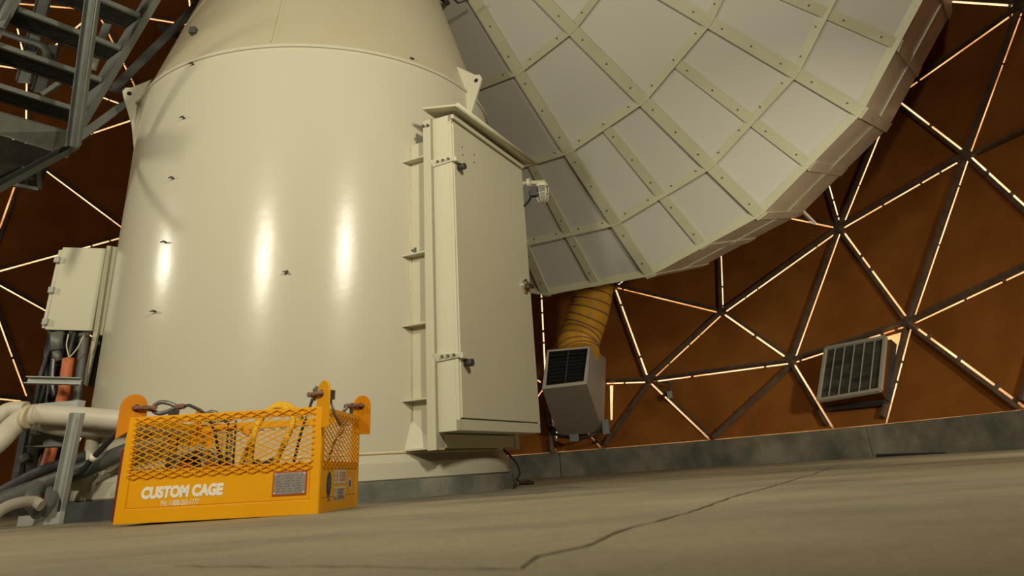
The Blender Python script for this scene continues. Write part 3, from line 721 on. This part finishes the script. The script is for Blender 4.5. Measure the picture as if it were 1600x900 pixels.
# bottom landing plate and dark frame below
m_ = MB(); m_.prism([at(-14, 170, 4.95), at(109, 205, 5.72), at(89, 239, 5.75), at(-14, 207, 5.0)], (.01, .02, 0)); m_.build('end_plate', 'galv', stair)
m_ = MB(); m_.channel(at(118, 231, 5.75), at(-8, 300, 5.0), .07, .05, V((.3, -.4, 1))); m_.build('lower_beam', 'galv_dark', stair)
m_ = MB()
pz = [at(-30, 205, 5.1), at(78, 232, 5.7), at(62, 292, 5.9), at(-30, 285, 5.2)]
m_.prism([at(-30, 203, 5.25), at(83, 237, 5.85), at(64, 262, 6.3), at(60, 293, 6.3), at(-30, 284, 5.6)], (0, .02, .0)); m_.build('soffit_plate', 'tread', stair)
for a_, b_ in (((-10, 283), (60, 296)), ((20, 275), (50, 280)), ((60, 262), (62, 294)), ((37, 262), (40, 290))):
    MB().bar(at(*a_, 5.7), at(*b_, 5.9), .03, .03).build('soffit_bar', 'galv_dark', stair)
# posts, rails, braces
def sbar(a_, Ya, b_, Yb, w_, h_, name, mat='galv', chan=False, up=V((.3, -1, .1))):
    m_ = MB()
    if chan: m_.channel(at(*a_, Ya), at(*b_, Yb), w_, h_, up)
    else: m_.bar(at(*a_, Ya), at(*b_, Yb), w_, h_, up)
    return m_.build(name, mat, stair)
sbar((114, 229), 5.55, (152, -60), 4.75, .085, .05, 'post', chan=True)
sbar((123, 229), 5.52, (162, -60), 4.73, .012, .07, 'post_edge')
sbar((38, 130), 6.6, (75, -20), 6.6, .13, .06, 'rear_post', chan=True)
sbar((62, 145), 6.7, (84, 70), 6.7, .13, .06, 'rear_post', 'galv_dark', chan=True)
m_ = MB(); m_.tube(spline([at(-10, 45, 6.3), at(25, 58, 6.35), at(62, 70, 6.4), at(72, 80, 6.4), at(72, 100, 6.4)]), .035, 12); m_.build('handrail', 'galv_dark', stair)
sbar((66, 148), 6.6, (95, 128), 6.6, .05, .03, 'cross_brace')
sbar((110, 225), 5.9, (221, 143), 6.35, .085, .012, 'tie_bar', 'galv')
sbar((160, 128), 6.2, (215, 155), 6.7, .08, .03, 'cross_bar', 'galv_dark')
sbar((175, 142), 6.3, (305, 12), 6.9, .095, .02, 'diagonal_bar', 'galv_dark')
sbar((300, 16), 6.9, (340, -30), 7.1, .095, .02, 'diagonal_bar', 'galv_dark')
sbar((248, 42), 6.7, (292, 62), 7.0, .09, .03, 'cross_bar', 'tread')
sbar((-2, 42), 5.0, (32, -22), 5.0, .11, .05, 'outer_stringer', 'galv', chan=True)
sbar((148, 92), 6.4, (168, 38), 6.4, .08, .03, 'rear_bracket', 'galv')
sbar((142, 108), 6.4, (150, 84), 6.4, .10, .03, 'rear_bracket', 'cab')

# ================================================================ JUNCTION BOX and pipework (left)
YB = 6.3
jb = empty('junction_box', at(108, 517, YB), 'cream electrical enclosure with latches mounted at left of the cylinder', 'electrical box')
F4 = [at(98, 386, YB), at(165, 388, YB), at(143, 517, YB), at(70, 515, YB)]
mb = MB(); mb.prism(F4, (.0, .03, 0)); mb.build('door', 'cab', jb, .006)
mb = MB(); c = sum(F4, V())/4; mb.prism([p+(c-p)*.03+V((0, .03, 0)) for p in F4], (0, .2, 0)); mb.build('body', 'cab', jb)
sdir = (F4[0]-F4[3]).normalized(); mb = MB()
mb.prism([at(92, 391, YB+.02), at(98, 390, YB+.02), at(70, 513, YB+.02), at(65, 512, YB+.02)], (0, .04, 0)); mb.build('side_flange', 'cab', jb)
for t in (.12, .5, .9):
    p = at(91-.0+(69-93)*t+2, 391+(515-391)*t, YB-.01); MB().obox(p, V((.022, 0, 0)), V((0, .02, 0)), V((0, 0, .025))).build('latch', 'galv_light', jb)
# mounting plate against the cylinder
mb = MB(); mb.prism([at(167, 384, 6.32), at(173, 384, 6.32), at(152, 523, 6.32), at(134, 603, 6.32), at(129, 598, 6.32), at(146, 518, 6.32)], (0, .03, 0)); mb.build('mounting_angle', 'cab', jb)
mb = MB(); mb.prism([at(174, 385, 6.36), at(183, 386, 6.36), at(160, 524, 6.36), at(151, 522, 6.36)], (0, .06, 0)); mb.build('mounting_angle', 'cab', jb)
mb = MB(); mb.prism([at(149, 524, 6.5), at(158, 527, 6.5), at(141, 604, 6.5), at(131, 602, 6.5)], (.0, .08, 0)); mb.build('mounting_flange', 'char', jb)
mb = MB(); mb.obox(at(82, 524, YB+.05), V((.018, 0, 0)), V((0, .02, 0)), V((0, 0, .018))); mb.build('cable_gland', 'white', jb)

solo(MB().tube(spline([at(107, 560, 6.2), at(104, 580, 6.2), at(100, 610, 6.2), at(93, 640, 6.2), at(86, 680, 6.2), at(74, 722, 6.15), at(66, 745, 6.1)]), .046, 14), 'orange_conduit', 'orange_pipe', 'orange conduit pipe standing below the junction box', 'conduit')
solo(MB().tube(spline([at(47, 772, 5.5), at(56, 772, 5.5), at(66, 780, 5.5)]), [.045]*17, 14), 'orange_elbow', 'orange_pipe', 'short orange pipe elbow low behind the steel post', 'conduit')
solo(MB().tube(spline([at(132, 522, 6.25), at(128, 560, 6.25), at(122, 610, 6.25), at(112, 680, 6.2), at(104, 735, 6.1)]), .036, 12).tube([at(132, 521, 6.25), at(131, 527, 6.25)], .045, 12), 'grey_conduit', 'hose', 'straight grey conduit pipe dropping from the junction box', 'conduit')
solo(MB().tube([at(89, 520, 6.25), at(88, 548, 6.25)], .05, 12).tube([at(88, 548, 6.25), at(91, 565, 6.25)], [.035, .03], 10), 'cable_connector', 'galv', 'ribbed grey cable connector under the junction box', 'connector')
solo(MB().tube(spline([at(84, 560, 6.22), at(82, 590, 6.22), at(84, 620, 6.22)]), .016, 8), 'blue_grey_cable', 'steel', 'blue-grey cable left of the orange conduit', 'cable')
for k in range(9):
    x0 = 78+k*5.6; r = random.Random(k); yb = 6.32+.03*(k % 3)
    pts = [at(x0, 517, yb)]
    for j, y in enumerate((550, 590, 640, 690, 740, 775)):
        pts.append(at(x0+(-.18*(y-517))+r.uniform(-6, 6)-(j*1.0), y, yb+r.uniform(-.05, .05)))
    solo(MB().tube(spline(pts, 6), .022+.004*(k % 3), 8), 'black_cable', 'black', 'black cable in the bundle hanging under the junction box', 'cable', 'black cables hanging under the junction box')
for k, pts in enumerate(([(107, 522), (104, 540), (108, 558)], [(131, 524), (120, 545), (108, 559)])):
    solo(MB().tube(spline([at(x, y, 6.1) for x, y in pts]), .005, 6), 'earth_wire', 'weld', ('thin yellowish wire entering the orange conduit straight from above', 'thin yellowish wire slanting from the grey conduit to the orange one')[k], 'wire')
def chan(a_, Ya, b_, Yb, w_, h_, label, name='strut_channel', mat='galv_light', up=V((0, -1, .15))):
    return solo(MB().channel(at(*a_, Ya), at(*b_, Yb), w_, h_, up), name, mat, label, 'steel channel')
chan((43, 595), 6.0, (127, 597), 6.0, .055, .04, 'short pale steel channel crossing in front of the orange conduit')
solo(MB().bar(at(62, 636, 5.6), at(118, 631, 5.6), .075, .04).bar(at(116, 632, 5.55), at(127, 634, 5.6), .08, .06), 'strut_channel', 'galv_light', 'slanting steel channel lying on top of the white pipe', 'steel channel')
solo(MB().channel(at(48, 690, 5.75), at(112, 689, 5.75), .09, .05, V((0, -1, .15))), 'strut_channel', 'galv', 'dull steel channel right under the white pipe', 'steel channel')
solo(MB().bar(at(55, 768, 5.7), at(100, 766, 5.7), .06, .04), 'strut_channel', 'galv', 'dull steel channel low behind the post near floor', 'steel channel')
for k, (xa, xb) in enumerate(((40, 22), (55, 44))):
    solo(MB().bar(at(xa, 672, 5.9), at(xb, 770, 5.9), .05, .05), 'rack_upright', 'char', ('dark rack upright at far left under the pipe bend', 'dark rack upright between pipe bend and orange conduit')[k], 'rack upright')
solo(MB().bar(at(38, 718, 5.88), at(48, 712, 5.88), .09, .05), 'rack_plate', 'galv', 'small grey plate joining the two dark rack uprights', 'plate')
pst = empty('steel_post', V((at(92, 800, 5.3).x, 5.3, 0)), 'grey galvanised channel post on base in front of white pipe', 'post')
a_ = at(124, 645, 5.22); b_ = at(93, 798, 5.3); b_.z = .05
MB().channel(b_, a_, .085, .045, V((-.1, -1, 0))).build('upright', 'galv_light', pst)
mb = MB(); pa = at(37, 800, 5.3); pa.z = .03; pb = at(112, 803, 5.25); pb.z = .03; mb.bar(pa, pb, .075, .06); mb.build('base_channel', 'galv_light', pst)
mb = MB(); mb.obox(V((b_.x, 5.28, .065)), V((.09, 0, 0)), V((0, .05, 0)), V((0, 0, .006))); mb.build('foot_plate', 'galv_light', pst)

# white pipes
wp = empty('white_pipe', at(120, 655, 5.4), 'thick white wrapped pipe running horizontally behind the yellow cage', 'pipe')
pts = [at(330, 664, 4.98), at(195, 657, 5.36), at(120, 651, 5.5), at(55, 647, 5.55)]
MB().tube(spline(pts), .069, 20).build('straight', 'white_pipe', wp)
MB().tube(spline([at(58, 647.5, 5.54), at(38, 652, 5.53), at(18, 668, 5.48), at(-5, 692, 5.4), at(-60, 735, 5.3)]), .074, 20).build('bend', 'white_pipe', wp)
MB().tube([at(47, 651, 5.5), at(40, 651, 5.5)], .08, 20).build('collar', 'weld', wp)
solo(MB().tube(spline([at(40, 640, 5.7), at(20, 640, 5.7), at(5, 645, 5.68), at(-25, 668, 5.6)]), .058, 16), 'white_pipe', 'white_pipe', 'thinner white pipe just behind the bend at far left', 'pipe')
solo(MB().tube(spline([at(330, 672, 5.3), at(195, 671, 5.5), at(110, 672, 5.62), at(60, 662, 5.7)]), .05, 14), 'brown_pipe', 'unit', 'shadowed beige pipe running along beneath the white pipe', 'pipe')
# hoses
solo(MB().tube(spline([at(-30, 806, 5.35), at(0, 783, 5.4), at(45, 766, 5.43), at(93, 748, 5.43), at(148, 727, 5.4), at(200, 705, 5.3), at(270, 690, 5.2)]), .056, 16), 'grey_hose', 'hose', 'thick grey hose sweeping from far left to behind the cage', 'hose')
solo(MB().tube(spline([at(-20, 782, 5.6), at(20, 758, 5.6), at(60, 738, 5.6), at(100, 724, 5.6), at(135, 712, 5.6)]), .038, 14), 'dark_hose', 'char', 'dark hose lying just above the thick grey hose', 'hose')
hs = empty('thin_black_hose', at(150, 715, 5.27), 'thin black hose with pale clamp in front of grey hose', 'hose')
MB().tube(spline([at(205, 652, 5.2), at(190, 668, 5.22), at(168, 692, 5.25), at(145, 716, 5.27), at(130, 735, 5.3), at(116, 744, 5.33)]), .019, 10).build('tube', 'black', hs)
MB().tube([at(148, 712, 5.27), at(142, 718, 5.27)], .028, 10).build('clamp', 'white', hs)
solo(MB().tube(spline([at(-15, 812, 4.8), at(5, 795, 4.9), at(28, 786, 5.0), at(52, 784, 5.1), at(65, 790, 5.1)]), .034, 12), 'beige_hose', 'unit', 'thin beige hose curling on the floor at far left', 'hose')
solo(MB().tube(spline([at(62, 800, 5.15), at(50, 780, 5.2), at(58, 762, 5.3)]), .05, 12).tube(spline([at(70, 795, 5.15), at(78, 785, 5.2), at(80, 768, 5.3)]), .04, 12), 'hose_coil', 'hose', 'short grey hose ends behind the foot of the steel post', 'hose')
def bell(px, Y, label):
    c = at(px, 766, Y); c.z = max(c.z, .0); k = 1
    m_ = MB(); m_.lathe([(0, 0), (.085, 0), (.09, .03), (.085, .10), (.052, .17), (.045, .30), (.05, .42), (0, .43)], c, 24)
    return solo(m_, 'pipe_stand', 'cream', label, 'stand')
bell(133, 5.64, 'cream bell-shaped pipe stand just right of the steel post')
bell(171, 5.60, 'cream bell-shaped pipe stand nearest to the yellow cage')
blk = MB(); blk.box((at(112, 780, 5.2).x, 5.15, .0), (at(190, 780, 5.2).x, 5.3, .12)); solo(blk, 'plinth_shadow_block', 'char', 'low dark block standing in for plinth shadow beneath the two pipe stands', 'block')  # the plinth's shadow, put in as a dark block
rd = MB(); a_ = at(186, 745, 4.75); rd.box((a_.x+.005, 4.72, 0), (a_.x+.07, 4.78, .40)); solo(rd, 'red_post', 'red', 'dark red upright peeking out left of the yellow cage', 'post', bevel=.004)

# ================================================================ YELLOW CAGE
W, D, H = .985, .76, .4822
cage = empty('lifting_cage', (-1.040, 3.834, .0), 'yellow steel lifting cage with expanded-mesh sides and white lettering', 'cage')
OFF[cage.name] = V((0, 0, 0)); cage.rotation_euler = (.002, .012, -.0214); cage.location.z = -.001
CM = Matrix.Translation(cage.location) @ cage.rotation_euler.to_matrix().to_4x4()
def cg(x, y, z): return CM @ V((x, y, z))
ZM = .232      # top of the solid skirt
def kbox(a, b, name, mat='yellow', parent=None, bevel=.0015): return MB().box(a, b).build(name, mat, parent or cage, bevel)
kbox((-W+.03, 0, .06), (-.03, .004, ZM), 'front_skirt'); kbox((-W+.002, -.003, 0), (-.002, .02, .062), 'bottom_rail')
kbox((-W+.03, D-.004, .06), (-.03, D, ZM), 'rear_skirt'); kbox((-W+.002, D-.02, 0), (-.002, D, .062), 'bottom_rail')
kbox((-.004, .03, .06), (0, D-.03, ZM), 'side_skirt'); kbox((-.02, .02, 0), (.002, D-.02, .062), 'bottom_rail')
kbox((-W, .03, .06), (-W+.004, D-.03, ZM), 'side_skirt'); kbox((-W-.002, .02, 0), (-W+.02, D-.02, .062), 'bottom_rail')
kbox((-W+.01, .01, .02), (-.01, D-.01, .03), 'floor_plate')
for x0 in (-W, 0):
    for y0 in (0, D):
        sx = 1 if x0 < -.5 else -1; sy = 1 if y0 < .3 else -1
        mb = MB(); x1 = x0+sx*.045; y1 = y0+sy*.045
        mb.box((min(x0, x1), min(y0-sy*.004, y0+sy*.002), 0), (max(x0, x1), max(y0-sy*.004, y0+sy*.002), H))
        mb.box((min(x0-sx*.004, x0+sx*.002), min(y0, y1), 0), (max(x0-sx*.004, x0+sx*.002), max(y0, y1), H)); mb.build('corner_post', 'yellow', cage, .001)
zr = H-.036
kbox((-W+.04, -.003, zr), (-.04, .022, H), 'top_rail'); kbox((-W+.04, D-.022, zr), (-.04, D+.003, H), 'top_rail')
kbox((-.022, .04, zr), (.003, D-.04, H), 'top_rail'); kbox((-W-.003, .04, zr), (-W+.022, D-.04, H), 'top_rail')
# inner lower rail of the mesh windows
for a, b in (((-W+.04, .004, ZM-.03), (-.04, .016, ZM)), ((-W+.04, D-.016, ZM-.03), (-.04, D-.004, ZM))): kbox(a, b, 'mesh_rail')
for a, b in (((-.016, .04, ZM-.03), (-.004, D-.04, ZM)), ((-W+.004, .04, ZM-.03), (-W+.016, D-.04, ZM))): kbox(a, b, 'mesh_rail')
kbox((-W+.05, .02, .345), (-W+.16, .025, .40), 'inner_stiffener') if False else None
# expanded metal
def expanded(org, ux, L_, z0, z1, out, name='mesh_panel'):
    pw, phh = L_/max(1, round(L_/.0665)), .0268; mb = MB(); ux = V(ux); out = V(out); org = V(org); rows = int((z1-z0)/(phh/2)); n = round(L_/pw)
    th = .0039
    for r in range(rows+1):
        zc = z0+r*phh/2; ph_ = (r % 2)*.5
        # a zigzag strand: bonds at multiples of half pitch
        P = []
        for k in range(-1, 2*n+2):
            u = k*pw/2; z = zc+(phh/4 if (k+r) % 2 == 0 else -phh/4)
            P.append((u, z))
        for (u0, za), (u1, zb_) in zip(P[:-1], P[1:]):
            if u1 <= 0 or u0 >= L_: continue
            if u0 < 0: za = za+(zb_-za)*(-u0/(u1-u0)); u0 = 0
            if u1 > L_: zb_ = za+(zb_-za)*((L_-u0)/(u1-u0)); u1 = L_
            a = org+ux*u0+UP*za; b = org+ux*u1+UP*zb_
            mb.bar(a+out*.004, b+out*.004, th, .0042, out)
    return mb.build(name, 'yellow', cage)
expanded((-W+.035, -.004, 0), (1, 0, 0), W-.07, ZM-.030, H-.012, (0, -1, 0))
expanded((-W+.035, D+.002, 0), (1, 0, 0), W-.07, ZM-.028, H-.012, (0, 1, 0))
expanded((.002, .035, 0), (0, 1, 0), D-.07, ZM-.028, H-.012, (1, 0, 0))
expanded((-W-.002, .035, 0), (0, 1, 0), D-.07, ZM-.028, H-.012, (-1, 0, 0))
# weld / panel creases on the skirt
for a, b in (((-W+.05, -.0015, .067), (-.03, .001, .0695)), ((-.05, -.0015, .10), (-.0475, .001, .19)), ((-W+.048, -.0015, .07), (-W+.0505, .001, .17))): kbox(a, b, 'seam_line', 'orange_lug', bevel=0)
kbox((-.001, .05, .066), (.0015, D-.05, .068), 'seam_line', 'rust', bevel=0)
# lifting lugs at the four corners, standing in the diagonal planes
def corner_lug(x, y, dx, dy, up_, wd, shift):
    d = V((dx, dy, 0)).normalized(); n = V((-d.y, d.x, 0)); c = V((x, y, 0))+d*shift; r = wd/2
    top = H+up_-r; poly = [c-d*r+UP*(H-.10), c+d*r+UP*(H-.10 if shift <= 0 else H-.02)]
    for k in range(13):
        a = PI*k/12; poly.append(c+d*r*math.cos(a)+UP*(top+r*math.sin(a)))
    o = MB().prism([p-n*.006 for p in poly], n*.012).build('lifting_lug', 'orange_lug' if not (x == 0 and y == 0) else 'yellow', cage, .0015)
    hc = c+UP*(top-.002)+d*.012
    h = MB(); h.disc(hc-n*.0068, .017, n, 16, .0136); h.build('lug_hole', 'hole', o)
    return hc, d, n
lugs = [corner_lug(-W, 0, 1, 1, .112, .130, .012), corner_lug(0, 0, -1, 1, .125, .118, .0), corner_lug(0, D, -1, -1, .118, .115, -.015), corner_lug(-W, D, 1, -1, .10, .10, .01)]

# lettering
def text(body, size, loc, rot, mat, ext=.0006, off=.0, name='lettering', sx=1.0, shear=0, parent=None):
    cu = bpy.data.curves.new(name, 'FONT'); cu.body = body; cu.size = size; cu.extrude = ext; cu.offset = off; cu.shear = shear
    cu.materials.append(M[mat]); o = bpy.data.objects.new(name, cu); col.objects.link(o); o.parent = parent or cage
    bpy.context.view_layer.update()
    me = bpy.data.meshes.new_from_object(o.evaluated_get(bpy.context.evaluated_depsgraph_get())); bpy.data.objects.remove(o)
    me.name = name; o = bpy.data.objects.new(name, me); col.objects.link(o); o.parent = parent or cage
    o.location = loc; o.rotation_euler = rot; o.scale = (sx, 1, 1); OFF[o.name] = V((0, 0, 0)); return o
FR = (PI/2, 0, 0)
text('CUSTOM CAGE', .066, (-W+.116, -.0015, .108), FR, 'white', off=.0042, sx=.865, shear=.05)
text('PH. 1-888-265-1777', .0315, (-W+.218, -.0015, .0705), FR, 'white', off=.0004, sx=.72)
# rating plate on the front
pl = kbox((-.226, -.0045, .086), (-.060, .0, .192), 'rating_plate_border', 'red_border')
kbox((-.220, -.006, .092), (-.066, -.004, .186), 'rating_plate', 'plate', pl)
for x in (-.214, -.072):
    for z in (.098, .180): MB().disc((x, -.0062, z), .0045, (0, -1, 0), 10, .0015).build('plate_rivet', 'decal', pl)
for i, z in enumerate((.172, .161, .150, .139, .128, .117, .106)):
    rnd = random.Random(i); x = -.207; mb = MB()
    while x < -.086:
        l = rnd.uniform(.006, .022); mb.box((x, -.0066, z-.0018), (min(x+l, -.078), -.006, z+.0018)); x += l+rnd.uniform(.004, .012)
    mb.build('engraving', 'ink', pl)
# decals on the right side
SR = (PI/2, 0, PI/2)
mb = MB(); mb.prism([V((.0015, .165+.040*math.cos(2*PI*k/28), .125+.058*math.sin(2*PI*k/28))) for k in range(28)], (.001, 0, 0)); ov = mb.build('oval_decal', 'blue', cage)
mb = MB(); mb.prism([V((.0025, .165+.013*math.cos(2*PI*k/20), .13+.02*math.sin(2*PI*k/20))) for k in range(20)], (.0008, 0, 0)); mb.build('decal_emblem', 'steel', ov)
kbox((.001, .140, .045), (.002, .195, .062), 'decal_tab', 'plate', bevel=0)
p1 = kbox((.001, .25, .124), (.002, .50, .193), 'placard', 'decal', bevel=0); p2 = kbox((.001, .26, .045), (.002, .475, .112), 'placard', 'decal', bevel=0)
def worn_print(y0, y1, z0, z1, n, mat, par, seed):      # print too worn to read
    r_ = random.Random(seed); m_ = MB(); st_ = (y1-y0)/n
    for k in range(n):
        if r_.random() < .12: continue
        y = y0+k*st_; m_.box((.002, y, z0), (.0026, y+st_*.25, z1))
        if r_.random() < .7: m_.box((.002, y+st_*.5, z0), (.0026, y+st_*.72, z1))
        for z in r_.sample([z0, (z0+z1)/2, z1-.006], 2): m_.box((.002, y, z), (.0026, y+st_*.72, z+.006))
    return m_.build('worn_print', mat, par)
worn_print(.262, .49, .137, .180, 11, 'decal_red', p1, 1)
worn_print(.272, .465, .057, .100, 8, 'ink', p2, 2)
mb = MB(); mb.prism([V((.0015, .575+.042*math.cos(2*PI*(k+.5)/6), .122+.036*math.sin(2*PI*(k+.5)/6))) for k in range(6)], (.001, 0, 0)); hx = mb.build('round_decal', 'decal', cage)
mb = MB(); mb.prism([V((.0028, .575+.024*math.cos(2*PI*k/18), .122+.019*math.sin(2*PI*k/18))) for k in range(18)], (.0006, 0, 0)); mb.build('decal_emblem', 'ink', hx)

# slings at the lugs
def sling(i, hc, d, n, label, rope, ltag=False):
    inw = d
    s = empty('wire_rope_sling', cg(*hc), label, 'sling', 'wire rope slings hooked to the cage lugs')
    L = lambda v: CM @ V(v)
    sh = MB(); c = hc+inw*.0
    # shackle: bow through the lug hole, pin on the inner side
    pts = [c+n*.028*math.sin(t)+inw*(.045-.055*math.cos(t)) for t in [PI*k/10-PI/2 for k in range(11)]]
    pts = [c+inw*.075+n*.022, c+inw*.03+n*.026, c+inw*.0+n*.022, c-inw*.016, c+inw*.0-n*.022, c+inw*.03-n*.026, c+inw*.075-n*.022]
    sh.tube([L(p) for p in spline(pts, 4)], .011, 8); sh.tube([L(c+inw*.078+n*.04), L(c+inw*.078-n*.04)], .013, 8); sh.build('shackle', 'rust', s)
    th = MB(); a = c+inw*.075; dn = rope[0]; e = (V(dn)-a); e.normalize(); sdn = e.cross(n).normalized()
    loop = [a, a+e*.035+sdn*.026, a+e*.08+sdn*.022, a+e*.125+sdn*.004, a+e*.125-sdn*.004, a+e*.08-sdn*.022, a+e*.035-sdn*.026]
    lp_ = []
    m_ = len(loop)
    for k in range(m_):
        p0, p1, p2, p3 = loop[k-1], loop[k], loop[(k+1) % m_], loop[(k+2) % m_]
        for q in range(4):
            t = q/4; lp_.append(.5*((2*p1)+(p2-p0)*t+(2*p0-5*p1+4*p2-p3)*t*t+(3*p1-p0-3*p2+p3)*t**3))
    th.tube([L(p) for p in lp_], .0105, 8, closed=True); th.build('thimble', 'steel', s)
    f0 = a+e*.125; f1 = a+e*.175
    MB().tube([L(f0), L(f0.lerp(f1, .5)), L(f1)], [.013, .015, .011], 10).build('ferrule', 'rust', s)
    MB().tube([L(p) for p in spline([f1]+[V(p) for p in rope], 8)], .0075, 8).build('rope', 'char', s)
    if ltag: MB().obox(L(f0+V((0, -.012, -.03))), V((.028, 0, 0)), V((0, .002, 0)), V((0, 0, .014))).build('identity_tag', 'black', s)
hc, d, n = lugs[0]; sling(0, hc, d, n, 'wire rope sling with black tag on the front left lug', [hc+V((.26, .05, .0)), hc+V((.34, .09, -.06)), hc+V((.38, .15, -.20)), V((-W+.40, .30, .05))], True)
hc, d, n = lugs[1]; sling(1, hc, d, n, 'wire rope sling arching from the tall front right lug', [hc+V((-.105, .22, .045)), hc+V((-.13, .23, -.03)), hc+V((-.17, .23, -.16)), V((-.26, .26, .12)), V((-.45, .28, .05))])
hc, d, n = lugs[2]; sling(2, hc, d, n, 'wire rope sling on the rear right lug of the cage', [hc+V((-.10, -.02, -.12)), hc+V((-.14, -.06, -.22)), V((-.12, .4, .05))])
hc, d, n = lugs[3]; sling(3, hc, d, n, 'wire rope sling on the rear left lug, mostly hidden', [hc+V((.16, -.05, -.02)), hc+V((.25, -.1, -.12)), V((-W+.35, .4, .05))])
# second clevis behind the front right lug
hc, d, n = lugs[1]
solo(MB().bar(cg(*(hc+V((.035, .03, -.03)))), cg(*(hc+V((.035, .03, .015)))), .03, .03).tube([cg(*(hc+V((.03, .03, .01)))), cg(*(hc+V((.012, .03, .06))))], .005, 8).tube([cg(*(hc+V((.03, .04, -.03)))), cg(*(hc+V((.05, .06, -.10)))), cg(*(hc+V((.07, .10, -.15))))], .006, 8),
     'shackle_nut', 'steel', 'grey nut and split pin behind the tall front right lug', 'nut')
# contents of the cage
ys = empty('yellow_strap', cg(-.36, .3, .1), 'yellow round lifting strap looped over and hanging inside the cage', 'strap')
pts = [(-.43, .20, .17), (-.425, .20, .25), (-.42, .20, .35), (-.40, .22, .45), (-.34, .25, .515), (-.27, .27, .50), (-.235, .26, .44), (-.25, .22, .35), (-.28, .2, .27), (-.31, .19, .20), (-.34, .2, .16)]
MB().tube([cg(*p) for p in spline(pts, 6)], .0155, 10).build('loop', 'strap', ys)
MB().tube([cg(*p) for p in spline([(-.50, .23, .17), (-.47, .25, .30), (-.43, .28, .43), (-.36, .3, .525), (-.27, .3, .52), (-.2, .3, .45)], 6)], .013, 10).build('loop', 'strap', ys)
MB().tube([cg(-.427, .195, .15), cg(-.425, .195, .215)], .021, 10).build('sleeve', 'strap', ys); MB().tube([cg(-.30, .185, .20), cg(-.325, .185, .165)], .021, 10).build('sleeve', 'strap', ys)
solo(MB().bar(cg(-.52, .25, .17), cg(-.40, .27, .235), .12, .07).bar(cg(-.42, .25, .19), cg(-.30, .27, .225), .13, .085).box(tuple(cg(-.50, .24, .028)), tuple(cg(-.33, .40, .19))), 'tool_bag', 'char', 'black tool bag slumped inside the cage under the strap', 'bag', bevel=.008)
# coil of pale rope with red rag
cr = MB()
for k in range(9):
    a0 = random.Random(k+3); c = V((-W+.27+a0.uniform(-.05, .05), .22+a0.uniform(-.06, .1), .22+a0.uniform(-.03, .02))); rx = .10+a0.uniform(-.02, .05); tl = a0.uniform(-.5, .5)
    cr.tube([cg(c.x+rx*math.cos(t), c.y+.05*math.sin(t)+tl*.05*math.cos(t), c.z+(.085+.01*k/3)*math.sin(t)) for t in [2*PI*q/26 for q in range(26)]], .009, 6, closed=True)
solo(cr, 'rope_coil', 'rope', 'tangled coil of pale rope behind the cage mesh at left', 'rope')
rc = MB(); rnd = random.Random(5); g = 10
for ix in range(1): pass
vs = []; fs = []
for i in range(g+1):
    for j in range(g+1): vs.append(cg(-W+.20+.26*i/g, .10+.12*j/g, .20+.05*math.sin(i*1.1)*math.cos(j*.9)+.03*math.sin(i*.35+j)+rnd.uniform(-.008, .008)-.02*abs(i-5)/5))
for i in range(g):
    for j in range(g): k = i*(g+1)+j; fs.append((k, k+1, k+g+2, k+g+1))
rc.add(vs, fs, True); o = solo(rc, 'red_cloth', 'redcloth', 'crumpled red rag lying on the rope coil in the cage', 'cloth')
s_ = o.modifiers.new('thick', 'SOLIDIFY'); s_.thickness = .012
bg = MB(); bg.box((0, 0, 0), (.25, .3, .2)); bg.v = [cg(-W+.07+p.x, .28+p.y, .032+p.z*1.4) for p in bg.v]; solo(bg, 'equipment_case', 'hose', 'grey-brown case standing behind the rope coil in the cage', 'case', bevel=.01)
ch = MB()
for k, x in enumerate((-.585, -.545)):
    ch.tube([cg(*p) for p in spline([(x, .26, .46), (x+.004, .26, .36), (x+.012, .25, .25), (x+.016, .25, .04)], 6)], .006, 6)
solo(ch, 'hanging_cord', 'black', 'pair of thin black cords hanging upright inside the cage', 'cord')
ft = MB(); ft.tube([cg(*p) for p in spline([(-.74, .3, .40), (-.66, .3, .43), (-.55, .32, .425), (-.49, .33, .39)], 6)], .016, 8); ft.tube([cg(*p) for p in spline([(-.70, .3, .40), (-.69, .3, .25), (-.69, .3, .05)], 6)], .024, 8)
solo(ft, 'orange_strap', 'orange_lug', 'orange webbing strap arched behind the middle of the mesh', 'strap')
bw = MB()
for k in range(5):
    r_ = random.Random(40+k); bw.tube([cg(*p) for p in spline([(-.66+.05*k, .2, .05), (-.64+.05*k, .2, .21+r_.uniform(-.02, .03)), (-.60+.05*k, .2, .19), (-.58+.06*k, .22, .05)], 5)], .008, 6)
solo(bw, 'black_wire_bundle', 'black', 'loose black wire bundle at the middle of the cage', 'wire')
